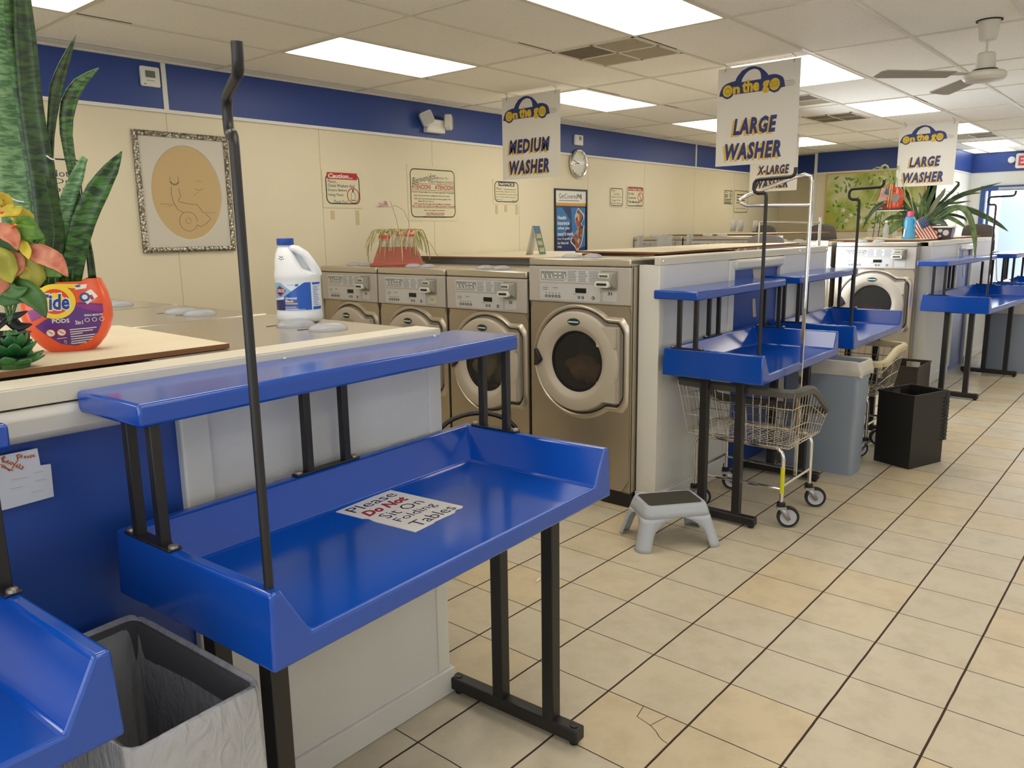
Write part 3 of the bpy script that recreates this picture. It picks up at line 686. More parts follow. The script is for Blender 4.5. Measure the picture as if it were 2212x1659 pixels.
# ============================================================ FOLDING TABLES
m_blue = mat('blue_gelcoat', '0c47a8', 0.15, spec=0.5, coat=0.0)
m_blue.node_tree.nodes['Principled BSDF'].inputs['IOR'].default_value = 1.68
m_leg = mat('black_tube_steel', '1d1b1c', 0.42)
m_bolt = mat('bolt_steel', (.32, .28, .24), .4, .8)
def make_table(label, L=1.245, D=.587, hook=True, hook_az=245, mid=True):
    """origin: floor under the tray centre; open front faces -y"""
    t = thing('folding_table', label, 'table', group=None)
    zt, zf, zb = .985, .880, .829; l, d = L / 2, D / 2; w = .028; s = .092
    b = MB()
    A, B, C_, E_ = (-l, -d), (-l + w), 0, 0
    V = {}
    def P(k, x, y, z): V[k] = len(V); b.v.append((x, y, z)); return V[k]
    P('A', -l, -d, zb); P('B', -l + .006, -d + .004, zt); P('C', -l + w + .006, -d + .004, zt); P('E', -l + s, -d, zf)
    P('A2', l, -d, zb); P('B2', l - .006, -d + .004, zt); P('C2', l - w - .006, -d + .004, zt); P('E2', l - s, -d, zf)
    P('a', -l, d, zb); P('b', -l + .006, d - .004, zt); P('c', -l + w + .006, d - w - .004, zt); P('e', -l + s, d - s, zf)
    P('a2', l, d, zb); P('b2', l - .006, d - .004, zt); P('c2', l - w - .006, d - w - .004, zt); P('e2', l - s, d - s, zf)
    for f in (('A', 'B', 'C', 'E', 'E2', 'C2', 'B2', 'A2'), ('A', 'a', 'b', 'B'), ('a', 'a2', 'b2', 'b'), ('A2', 'B2', 'b2', 'a2'), ('B', 'b', 'c', 'C'), ('b', 'b2', 'c2', 'c'), ('B2', 'C2', 'c2', 'b2'),
              ('C', 'c', 'e', 'E'), ('c', 'c2', 'e2', 'e'), ('C2', 'E2', 'e2', 'c2'), ('E', 'e', 'e2', 'E2'), ('A', 'A2', 'a2', 'a')):
        b.f.append(tuple(V[k] for k in f)); b.mi.append(0)
    b.build('tray', m_blue, t, bevel=.007, seg=3, angle=40)
    # upper shelf
    b = MB(); b.box(-l - .02, l + .02, .075, .347, 1.257, 1.307); b.build('shelf', m_blue, t, bevel=.009, seg=3)
    q = .0115
    for sx in (-1, 1):
        x = sx * (l - .018)
        f = MB(); f.box(x - .016, x + .016, .055, .245, zt, zt + .006); br = f.build('post_bracket', m_leg, t, bevel=.002)
        for yy in (.075, .225):
            f = MB(); f.lathe([(.0, 0), (.011, 0), (.010, .006), (0, .009)], 10, Matrix.Translation((x, yy + (-.012 if yy < .1 else .012), zt + .006))); f.build('bolt', m_bolt, br)
        for yy in (.10, .20):
            f = MB(); f.box(x - q, x + q, yy - q, yy + q, zt + .004, 1.26); f.build('shelf_post', m_leg, t, bevel=.002)
    if mid:
        f = MB(); f.box(-.13, .10, d - .034, d - .006, zt, zt + .006); br = f.build('post_bracket', m_leg, t, bevel=.002)
        for xx in (-.115, .085):
            f = MB(); f.lathe([(.0, 0), (.011, 0), (.010, .006), (0, .009)], 10, Matrix.Translation((xx, d - .02, zt + .006))); f.build('bolt', m_bolt, br)
        for xx in (-.08, .055):
            f = MB(); f.box(xx - q, xx + q, d - .02 - q, d - .02 + q, zt + .004, 1.26); f.build('shelf_post', m_leg, t, bevel=.002)
    # legs
    for sx in (-1, 1):
        x = sx * (l - .105)
        f = MB(); f.box(x - .024, x + .024, -.25, .295, .016, .062); ft = f.build('foot', m_leg, t, bevel=.005)
        for yy in (-.225, .27):
            f = MB(); f.lathe([(.014, 0), (.016, .004), (.016, .018)], 12, Matrix.Translation((x, yy, 0))); f.build('glide', m_black, ft)
            f = MB(); f.lathe([(.013, .062), (.013, .065), (.0, .066)], 12, Matrix.Translation((x, yy, 0))); f.build('cap', m_black, ft)
        for yy in (-.135, .075):
            f = MB(); f.box(x - .022, x + .022, yy - .022, yy + .022, .05, zb + .002); f.build('leg', m_leg, t, bevel=.003)
        f = MB(); f.box(x - .02, x + .02, -.16, .10, zb - .012, zb + .001); f.build('crossbar', m_leg, t)
    if hook:
        hx, hy = -l + .026, -d + .035; az = R(hook_az); c, s_ = math.cos(az), math.sin(az)
        def hp(q, z): return (hx + c * q, hy + s_ * q, z)
        path = [hp(0, zt - .01), hp(0, 1.79), hp(-.004, 1.806), hp(-.014, 1.812), hp(-.045, 1.812), hp(-.062, 1.82), hp(-.068, 1.838), hp(-.066, 1.862), hp(-.056, 1.876), hp(-.04, 1.88), hp(.12, 1.884), hp(.135, 1.89), hp(.142, 1.902), hp(.144, 1.928)]
        path = [path[0], hp(0, 1.4)] + path[1:]
        f = MB(); f.tube(path, .0092, 10); f.build('hanger_rod', m_leg, t, angle=60)
    return t
def put(t, x, y, rz): t.location = (x, y, 0); t.rotation_euler = (0, 0, R(rz)); return t
put(make_table('nearest blue folding table with a do not sit notice stuck to its tray', hook_az=242), -1.488, -.202, 3.2)
put(make_table('blue folding table cut by the lower left corner of the photo', hook=False), -2.99, -.235, 3.2)
put(make_table('blue folding table over the chrome laundry cart, beside the step stool', hook_az=268), 1.70, .185, 1.2)
put(make_table('blue folding table behind the one over the chrome cart, before the far large washer', hook_az=268), 3.24, .205, .9)
put(make_table('blue folding table under the far plant, beyond the black crates', L=1.78, hook_az=268, mid=True), 6.37, -.15, -3.0)
put(make_table('farthest blue folding table, cut by the right edge of the photo', hook=False), 8.35, -.33, -1.0)
# notice stuck to the tray
e = [onz(x, y, .8815) for x, y in ((724, 1103), (840, 1056), (1010, 1097), (888, 1150))]
c0 = (e[0] + e[2]) / 2
rt = ((e[1] - e[0])).normalized(); wU = (e[1] - e[0]).length; dn = ((e[3] - e[0])); hU = dn.length
xa = Vector((rt.x, rt.y, 0)).normalized(); ya = Vector((-xa.y, xa.x, 0))
Mn = Matrix(((xa.x, ya.x, 0, c0.x), (xa.y, ya.y, 0, c0.y), (0, 0, 1, .8802), (0, 0, 0, 1)))
nx, ny = wU / 2, hU / 2
b = MB(); b.prism([(-nx, -ny), (-nx * .3, -ny), (-nx * .25, -ny + .004), (nx * .5, -ny), (nx * .7, -ny + .012), (nx * .85, -ny + .006), (nx, -ny + .012), (nx, ny), (-nx, ny), (-nx, ny * .3), (-nx + .008, ny * .2), (-nx, 0)], 0, .0012)
nt_ = b.build('notice_sheet', mat('paper_white', 'd6d3cf', .55)); nt_.matrix_world = Mn
tag(nt_, 'torn white notice in the nearest blue tray, asking people not to sit', 'notice')
rows = [('Please', -.02, 0.0, 0), ('Do Not', .03, .03, 1), ('Sit On', 0, 0, 0), ('Folding', 0, 0, 0), ('Tables', 0, 0, 0)]
bk = MB(); rd = MB()
for i, (tx, _, bo, isr) in enumerate(rows):
    y1 = ny - .012 - i * (2 * ny - .015) / 5; h = (2 * ny) / 5 * .74
    put_text(rd if isr else bk, tx, -nx + .02 if i < 2 else -nx + .035, nx * (.80 if i in (0, 4) else .72), y1 - h, y1, .0016, shear=.25 if isr else 0, bold=.045 if isr else .0)
bk.build('lettering', mat('ink_navy', '1c2142', .5), nt_); rd.build('red_lettering', mat('ink_red', '9c2730', .5), nt_)
# ============================================================ WALL SIGNS
m_signc = mat('sign_cream', 'd9d0ae', 0.45); m_signin = mat('sign_cream_inner', 'd6cca6', 0.45)
m_border = mat('sign_border_ink', '24222c', 0.5); m_red = mat('sign_red', 'b02026', 0.45); m_navy = mat('sign_navy', '232a52', 0.5); m_olive = mat('sign_olive_ink', '3f3b30', 0.6)
m_signw = mat('sign_white', 'e2dfd6', 0.4)
def wall_sign(name, label, cat, x0, x1, z0, z1, border=True, bm=None, inset=.03, r=.05, bw=.009, m=None, y=YW):
    cx, cz = (x0 + x1) / 2, (z0 + z1) / 2; w, h = (x1 - x0) / 2, (z1 - z0) / 2
    b = MB(); b.prism(rrect(-w, w, -h, h, .008), 0.0, .004); o = b.build(name, m or m_signc); o.matrix_world = at(FACE_S, (cx, y - .0005, cz)); tag(o, label, cat)
    if border:
        b = MB(); ringpoly(b, rrect(-w + inset, w - inset, -h + inset, h - inset, r), rrect(-w + inset + bw, w - inset - bw, -h + inset + bw, h - inset - bw, max(.004, r - bw)), .004, .0046); b.build('border', bm or m_border, o)
    return o, w, h
# caution
o, w, h = wall_sign('wall_sign', 'caution sign with a red banner and a spray can symbol', 'sign', 1.085, 1.485, 1.847, 2.146)
b = MB(); b.prism(rrect(-w + .045, w - .05, .075, .128, .012), .004, .0048); b.build('banner', m_red, o)
b = MB(); put_text(b, 'Caution...', -w + .058, w - .1, .083, .12, .0052, shear=.2, bold=.03); b.build('banner_lettering', m_signw, o)
b = MB(); put_text(b, 'Please...', -w + .05, -.05, .045, .07, .0048, shear=.3)
put_text(b, 'Check Washers And', -w + .05, w - .085, .013, .038, .0048, bold=.01); put_text(b, 'Dryers Before', -w + .05, .04, -.025, .0, .0048, bold=.01); put_text(b, 'Using Them', -w + .05, .0, -.062, -.037, .0048, bold=.01); put_text(b, 'Thank You!', -.1, .04, -.115, -.088, .0048, shear=.35)
b.build('lettering', m_navy, o)
b = MB(); ringpoly(b, circ(.1, -.05, .062, 32), circ(.1, -.05, .055, 32), .004, .005); b.build('red_ring', m_red, o)
b = MB(); ringpoly(b, [(.076, -.09), (.122, -.09), (.122, -.035), (.108, -.022), (.09, -.022), (.076, -.035)], [(.079, -.088), (.119, -.088), (.119, -.036), (.106, -.025), (.092, -.025), (.079, -.036)], .004, .0048); b.box(.078, .12, -.09, -.084, .004, .005); b.box(.092, .106, -.02, -.004, .004, .005); b.box(.087, .113, -.004, -.0, .004, .005); b.build('can_symbol', m_navy, o)
# bienvenidos
o, w, h = wall_sign('wall_sign', 'tall Spanish welcome sign headed Bienvenidos with red ATENCION lines', 'sign', 1.987, 2.605, 1.745, 2.228, inset=.03)
b = MB(); put_text(b, 'Bienvenidos...', -w + .05, .07, .105, .16, .0048, shear=.35, rot=11); put_text(b, 'Gracias Por', .04, .2, .13, .15, .0048, shear=.3); put_text(b, 'Preferir Nuestros Servicios!', -.06, w - .045, .093, .12, .0048, shear=.3)
for yy, a, c in ((.082, -w + .045, w - .045), (.026, -w + .045, w - .045), (-.128, -w + .05, w - .04), (-.193, -.1, .13)): b.box(a, c, yy, yy + .003, .004, .0047)
put_text(b, 'Usted Es Responsable Por Su Propia Seguridad Y Propiedad', -w + .045, w - .045, .0, .018, .0048, bold=.01)
put_text(b, 'Favor De Revisar Las Maquinas Antes De Usarlas', -.19, w - .1, -.03, -.014, .0048, bold=.01); put_text(b, 'Favor De No Permitir Que Los Ninos Jueguen O Se', -.19, w - .09, -.058, -.042, .0048, bold=.01); put_text(b, 'Suben En Los Carros', -.19, 0, -.076, -.062, .0048, bold=.01); put_text(b, 'Favor De No Sentarse En Las Mesas O Lavadoras', -.19, w - .09, -.1, -.085, .0048, bold=.01)
put_text(b, 'Favor De Llenar Una Forma', -.12, .14, -.155, -.142, .0048, bold=.01); put_text(b, 'El Piso Puede Estar Resbaloso', -.13, .16, -.215, -.2, .0048, bold=.01); b.build('lettering', m_border, o)
b = MB(); put_text(b, 'ATENCION!', -w + .045, -.03, .036, .076, .0048, bold=.02); put_text(b, 'ATENCION!', .02, w - .045, .036, .076, .0048, bold=.02); put_text(b, 'EN CASO DE QUE LAS MAQUINAS FALLEN', -w + .05, w - .04, -.123, -.105, .0048, bold=.02); put_text(b, 'USE PRECAUCION', -.1, .13, -.187, -.168, .0048, bold=.02)
for yy in (-.03, -.057, -.1): put_text(b, '!!', -.235, -.205, yy, yy + .016, .0048, bold=.02)
b.build('red_lettering', m_red, o)
# notice
o, w, h = wall_sign('wall_sign', 'small notice sign with a black headed box, partly under the medium washer sign', 'sign', 3.11, 3.515, 1.907, 2.149, inset=.02)
b = MB(); b.prism(rrect(-.12, .12, .055, .095, .006), .004, .0047); b.build('banner', m_border, o)
b = MB(); put_text(b, 'NOTICE', -.105, .105, .062, .088, .0052, bold=.03); b.build('banner_lettering', m_signw, o)
b = MB(); put_text(b, 'Please...', -w + .04, -.06, .02, .042, .0048, shear=.3); put_text(b, 'Check washers and', -.045, .14, .018, .034, .0048)
for i, (s, x1) in enumerate((('dryers before using them. We are', .14), ('not responsible for clothes damaged', .175), ('due to articles left by customers', .14), ('before you.', -.06))): put_text(b, s, -w + .04, x1, -.008 - i * .026, .008 - i * .026, .0048)
put_text(b, 'Thank You', .08, .17, -.092, -.076, .0048, shear=.3); b.build('lettering', m_olive, o)
# health poster
o, w, h = wall_sign('poster', 'tall blue health insurance poster in a black frame behind washer 31', 'poster', 4.097, 4.702, 1.40, 2.088, border=False, m=mat('poster_navy', '1d2d63', .4))
hz = 0
b = MB(); ringpoly(b, [(-w, -h), (w, -h), (w, h), (-w, h)], [(-w + .018, -h + .018), (w - .018, -h + .018), (w - .018, h - .018), (-w + .018, h - .018)], .0, .014); b.build('frame', m_black, o)
b = MB(); b.box(-w + .018, w - .018, h - .15, h - .018, .004, .0046); b.cur = 1; b.box(-w + .018, w - .018, h - .182, h - .15, .004, .0047); b.cur = 2
b.add([(-w + .04, -.17, .0045), (-w + .17, -.17, .0045), (-.005, .0, .0045), (-w + .14, h - .2, .0045), (-w + .04, h - .2, .0045)], [(0, 1, 2, 3, 4)]); b.add([(.0, h - .2, .0045), (w - .03, h - .2, .0045), (w - .03, -h + .06, .0045), (.1, -h + .03, .0045), (-.05, -.18, .0045), (.02, -.1, .0045)], [(0, 1, 2, 3, 4, 5)])
b.build('artwork', [m_signw, mat('poster_gold', 'd09a3a', .5), mat('poster_blue', '2a72b0', .45)], o)
st = [(.13, .145), (.25, .07), (.245, .02), (.2, -.02), (.215, -.055), (.25, -.05), (.245, -.09), (.235, -.16), (.2, -.26), (.13, -.33), (.095, -.32), (.075, -.29), (-.01, -.235), (-.0, -.19), (.06, -.15), (.13, -.09), (.09, -.03), (.07, .02), (.08, .06)]
b = MB(); b.prism(st, .0046, .0052); b.build('state_outline', m_signw, o)
pm, nt, bs = nmat('photo_collage'); tc = nt.nodes.new('ShaderNodeTexCoord'); vo = nt.nodes.new('ShaderNodeTexVoronoi'); vo.inputs['Scale'].default_value = 20; nt.links.new(tc.outputs['Object'], vo.inputs['Vector'])
rp = nt.nodes.new('ShaderNodeValToRGB'); ee = rp.color_ramp.elements; ee[0].color = hexc('3a2a26'); ee[1].color = hexc('c9b7a6'); x = ee.new(.35); x.color = hexc('a8573c'); x = ee.new(.55); x.color = hexc('59504e'); x = ee.new(.75); x.color = hexc('b8876a')
sx = nt.nodes.new('ShaderNodeSeparateColor'); nt.links.new(vo.outputs['Color'], sx.inputs[0]); nt.links.new(sx.outputs[0], rp.inputs['Fac']); nt.links.new(rp.outputs[0], bs.inputs['Base Color'])
cx, cy = .13, -.09
b = MB(); b.prism([(cx + (x - cx) * .88, cy + (y - cy) * .95) for x, y in st], .0052, .0056); b.build('photo_collage', pm, o)
b = MB(); put_text(b, 'GetCovered', -w + .08, .115, h - .105, h - .05, .005, bold=.0); put_text(b, 'NJ', .125, .2, h - .11, h - .05, .005, bold=.03); lines(b, -w + .08, .16, [h - .125], .006, .005, 3, .05); b.build('headline', m_border, o)
b = MB()
for i, (s, x1) in enumerate((('Health', -.09), ('insurance', -.03), ('when you', -.03), ('need it most.', .05))): put_text(b, s, -w + .055, x1, .015 - i * .058, .055 - i * .058, .0052, bold=.025)
for i, (s, x1) in enumerate((('8 in 10 qualify', -.015), ('for financial', -.05), ('help.', -.17))): put_text(b, s, -w + .055, x1, -.21 - i * .042, -.182 - i * .042, .0052, bold=.025)
b.build('lettering', m_signw, o)
# rugs, overload and two far signs
o, w, h = wall_sign('wall_sign', 'small sign saying not to wash or dry rubber backed rugs, left of the overload sign', 'sign', 5.165, 5.465, 1.905, 2.137, inset=.012, r=.03)
b = MB(); put_text(b, 'Please...', -w + .03, -.02, .065, .09, .0048, shear=.3)
for i, (s, a) in enumerate((('Do Not', .06), ('Wash Or Dry', .11), ('Rugs With', .09), ('Rubber Backing', .125))): put_text(b, s, -a, a, .025 - i * .037, .047 - i * .037, .0048)
b.build('lettering', m_olive, o)
o, w, h = wall_sign('wall_sign', 'sign with a red banner and a crossed red circle saying do not overload the machines', 'sign', 5.53, 5.94, 1.90, 2.17, inset=.02, r=.03)
b = MB(); b.box(-w + .04, w - .035, .07, .105, .004, .0047); b.build('banner', m_red, o)
b = MB(); put_text(b, 'For A Better Wash...', -w + .045, w - .045, .077, .1, .0052, bold=.02); b.build('banner_lettering', m_signw, o)
b = MB(); put_text(b, 'Do Not', -w + .045, -.03, .02, .05, .0048, bold=.02); put_text(b, 'Overload', -w + .045, .01, -.025, .0, .0048, bold=.02); put_text(b, 'The Machines', -w + .045, .09, -.075, -.05, .0048, bold=.02); put_text(b, 'Thank You', .02, .15, -.107, -.09, .0048, shear=.3); b.box(.095, .135, .028, .034, .004, .0048); b.box(.09, .14, -.045, -.036, .004, .0048); b.build('lettering', m_border, o)
b = MB(); ringpoly(b, circ(.115, -.005, .062, 32), circ(.115, -.005, .054, 32), .004, .005); b.add([(.07, .035, .0051), (.078, .043, .0051), (.16, -.045, .0051), (.152, -.053, .0051)], [(0, 1, 2, 3)]); b.build('no_symbol', m_red, o)
o, w, h = wall_sign('wall_sign', 'small far sign with a round pictogram left of the chrome rack loop', 'sign', 8.16, 8.47, 1.975, 2.196, inset=.012, r=.03)
b = MB(); put_text(b, 'Please', -w + .03, -.03, .06, .085, .0048, shear=.3); lines(b, -w + .03, 0, [.03, .005], .014, .0048, 2); lines(b, -w + .03, w - .04, [-.03, -.055, -.08], .012, .0048, 3); ringpoly(b, circ(.07, .035, .05, 24, .9), circ(.07, .035, .044, 24, .9), .004, .005); b.box(.06, .08, -.0, .06, .004, .005); b.build('lettering', m_olive, o)
o, w, h = wall_sign('wall_sign', 'far bordered sign seen through the chrome rack loop', 'sign', 8.49, 8.99, 1.857, 2.204, inset=.012, r=.03)
b = MB(); lines(b, -.15, .17, [.1, .06, .02, -.02], .016, .0048, 4); put_text(b, 'Dryers At Own Risk', -.17, .17, -.12, -.09, .0048); b.build('lettering', m_olive, o)
# sign hidden behind the snake plant
o, w, h = wall_sign('wall_sign', 'white bordered sign behind the snake plant leaves, at the left edge', 'sign', -1.32, -.705, 1.82, 2.135, inset=.02, r=.02)
b = MB(); put_text(b, 'Please Do Not', -.2, w - .045 - .04, .03, .07, .0048); put_text(b, 'Wash Or Dry', -.2, w - .05, -.02, .02, .0048); put_text(b, 'Such Cloth', -.2, w - .06, -.06, -.025, .0048); lines(b, -.25, .1, [-.115], .02, .0048, 4); b.box(-w + .02, -.0, -.0, .004, .004, .0047); ringpoly(b, circ(-.16, .06, .06, 24), circ(-.16, .06, .053, 24), .004, .005); b.build('lettering', m_navy, o)
b = MB(); b.prism(rrect(-.28, -.13, -.1, -.045, .008), .004, .0047); b.build('purple_block', mat('purple_block', '43205a', .5), o)
# framed drawing
fx0, fx1, fz0, fz1 = -.385, .285, 1.535, 2.325
cx, cz = (fx0 + fx1) / 2, (fz0 + fz1) / 2; w, h = (fx1 - fx0) / 2, (fz1 - fz0) / 2
t = thing('framed_picture', 'silver framed faded oval drawing hanging left of the tall black hanger rod', 'picture', (cx, YW, cz)); t.rotation_euler = (PI / 2, 0, 0)
fm, nt, bs = nmat('carved_silver'); tc = nt.nodes.new('ShaderNodeTexCoord'); wv = nt.nodes.new('ShaderNodeTexVoronoi'); wv.inputs['Scale'].default_value = 55; nt.links.new(tc.outputs['Object'], wv.inputs['Vector'])
rp = nt.nodes.new('ShaderNodeValToRGB'); rp.color_ramp.elements[0].color = hexc('d8d4c6'); rp.color_ramp.elements[1].position = .7; rp.color_ramp.elements[1].color = hexc('6a604e'); nt.links.new(wv.outputs['Distance'], rp.inputs['Fac']); nt.links.new(rp.outputs[0], bs.inputs['Base Color']); bs.inputs['Metallic'].default_value = .6; bs.inputs['Roughness'].default_value = .3
bp = nt.nodes.new('ShaderNodeBump'); bp.inputs['Distance'].default_value = .006; bp.invert = True; nt.links.new(wv.outputs['Distance'], bp.inputs['Height']); nt.links.new(bp.outputs['Normal'], bs.inputs['Normal'])
def rr4(q): return [(-w + q, -h + q), (w - q, -h + q), (w - q, h - q), (-w + q, h - q)]
b = MB(); b.strip([[(x, y, 0) for x, y in rr4(0)], [(x, y, .018) for x, y in rr4(0)], [(x, y, .028) for x, y in rr4(.014)], [(x, y, .02) for x, y in rr4(.032)], [(x, y, .008) for x, y in rr4(.034)]], True, False); b.build('frame', fm, t)
ov = circ(.01, .0, .315, 64, .80); outq = []
for x, y in ov:
    dx, dy = x - .01, y; k = min((w - .03) / max(1e-6, abs(x)) if abs(x) > .001 else 99, (h - .03) / max(1e-6, abs(y)) if abs(y) > .001 else 99); outq.append((x * k, y * k))
b = MB(); b.box(-w + .03, w - .03, -h + .03, h - .03, .001, .0034); b.build('drawing_paper', mat('aged_paper', 'c4a878', .7), t)
b = MB(); b.strip([[(x, y, .009) for x, y in outq], [(x, y, .009) for x, y in ov], [(.01 + (x - .01) * .985, y * .985, .0035) for x, y in ov]], True, False)
# fill the four corners of the mat
for sx in (-1, 1):
    for sy in (-1, 1): b.add([(sx * (w - .028), sy * (h - .028), .009), (sx * (w - .028), sy * h * .55, .009), (sx * w * .6, sy * h * .55 + sy * .06, .0089), (sx * w * .45, sy * (h - .028), .009)], [(0, 1, 2, 3)])
b.build('mount', mat('mount_grey', 'cdc6b8', .7), t)
b = MB()
def stroke(pts, wd=.0022):
    b.tube([(x, y, .0035) for x, y in pts], wd, 5)
stroke(arc(-.075, .09, .03, 150, 395, 14), .002); stroke(arc(-.075, .085, .032, 200, 340, 10), .004)
stroke([(-.1, .04), (-.105, -.01), (-.095, -.06), (-.07, -.11), (-.03, -.13)]); stroke([(-.05, .03), (-.04, -.02), (-.06, -.05)]); stroke([(-.06, -.055), (.0, -.07), (.07, -.075), (.1, -.11), (.11, -.13)])
stroke(circ(.0, -.19, .065, 20), .002); stroke(circ(.0, -.185, .02, 12), .0015); stroke([(.06, -.215), (.09, -.225), (.13, -.205), (.165, -.17), (.13, -.14)]); stroke([(-.19, -.075), (-.09, -.075)], .0015); stroke([(-.14, -.09), (-.1, -.085)], .0015); stroke([(.11, -.13), (.2, -.13)], .0015)
stroke([(.07, .03), (.1, .02), (.13, .035)], .002); stroke([(.08, .085), (.12, .08)], .0015); stroke([(.05, -.02), (.09, .01)], .0012)
b.build('drawing', mat('faded_ink', '8a7c60', .8), t)
# thermostats, emergency light, clock
def thermo(x0, x1, z0, z1, label, y=YW - .012):
    cx, cz = (x0 + x1) / 2, (z0 + z1) / 2; w, h = (x1 - x0) / 2, (z1 - z0) / 2
    t = thing('thermostat', label, 'thermostat', (cx, y, cz)); t.rotation_euler = (PI / 2, 0, 0)
    b = MB(); b.prism(rrect(-w, w, -h, h, .01), 0, .022); b.build('casing', m_signw, t, bevel=.004)
    return t, w, h
t, w, h = thermo(-.298, -.172, 2.598, 2.722, 'larger white thermostat on the navy stripe, left of the framed drawing')
b = MB(); b.box(-w * .52, w * .5, -h * .1, h * .58, .022, .0235); b.build('display', mat('lcd_grey', '62685a', .3), t); b = MB(); b.box(-w * .45, w * .4, -h * .42, -h * .38, .022, .0225); b.box(-w * .75, -w * .5, -h * .82, -h * .74, .022, .0225); b.build('print', m_olive, t)
t, w, h = thermo(4.435, 4.59, 2.558, 2.668, 'small white thermostat on the navy stripe above the wall clock')
b = MB(); b.box(-w * .0, w * .5, h * .0, h * .7, .022, .0235); b.build('display', mat('lcd_grey', '62685a', .3), t)
t = thing('emergency_light', 'white two headed emergency light on the navy stripe above the Spanish sign', 'emergency light', (2.30, YW - .012, 2.565)); t.rotation_euler = (PI / 2, 0, 0)
b = MB(); b.prism([(-.115, -.055), (.11, -.055), (.1, .06), (-.1, .06)], 0, .06); b.build('housing', m_signw, t, bevel=.01)
for cx, cy, rot, yw in ((-.13, .055, 24, -25), (.135, .045, -12, 40)):
    Mq = Matrix.Translation((cx, cy, .075)) @ Matrix.Rotation(R(yw), 4, 'Y') @ Matrix.Rotation(R(rot), 4, 'Z')
    b = MB(); b.prism(rrect(-.055, .055, -.06, .06, .02), -.035, .03, Mq); hd = b.build('lamp_head', m_signw, t, bevel=.012)
    b = MB(); b.prism(rrect(-.045, .045, -.05, .05, .015), .031, .036, Mq)
    for k in range(5): b.box(-.04, .04, -.042 + k * .018, -.036 + k * .018, .036, .039, Mq)
    b.build('lens', mat('lens_clear', 'c4c4c2', .15), hd)
t = thing('wall_clock', 'round silver rimmed wall clock above the health insurance poster', 'clock', (4.515, YW - .012, 2.365)); t.rotation_euler = (PI / 2, 0, 0)
b = MB(); b.lathe([(.152, 0), (.152, .025), (.145, .035), (.132, .03), (.128, .012)], 48, cap=False); b.build('rim', m_chrome, t)
b = MB(); b.prism(circ(0, 0, .135, 40), 0, .012); b.build('dial', mat('clock_dial', 'd8d6c8', .2, coat=.5), t)
b = MB()
for k in range(12):
    a = R(k * 30); b.box(-.004, .004, .105, .122, .012, .013, Matrix.Rotation(a, 4, 'Z'))
b.build('hour_marks', mat('clock_marks', '8f8b7c', .5), t)
for L, a, wd in ((.07, 95, .004), (.105, 72, .003)):
    b = MB(); b.box(-wd, wd, -.015, L, .013, .015, Matrix.Rotation(R(a), 4, 'Z')); b.build('hand', mat('clock_hand', '4a473e', .4), t)
# wall scuffs under signs
b = MB()
m_tape = mat('tape_mark', 'c6b488', .6)
for x, z, hh in ((3.16, 1.855, .09), (3.30, 1.865, .07), (3.47, 1.855, .1), (1.17, 1.79, .07), (1.42, 1.77, .12)):
    b.box(x - .02, x + .02, YW - .0008, YW, z - hh / 2, z + hh / 2)
struct(b.build('trim_15', m_tape))

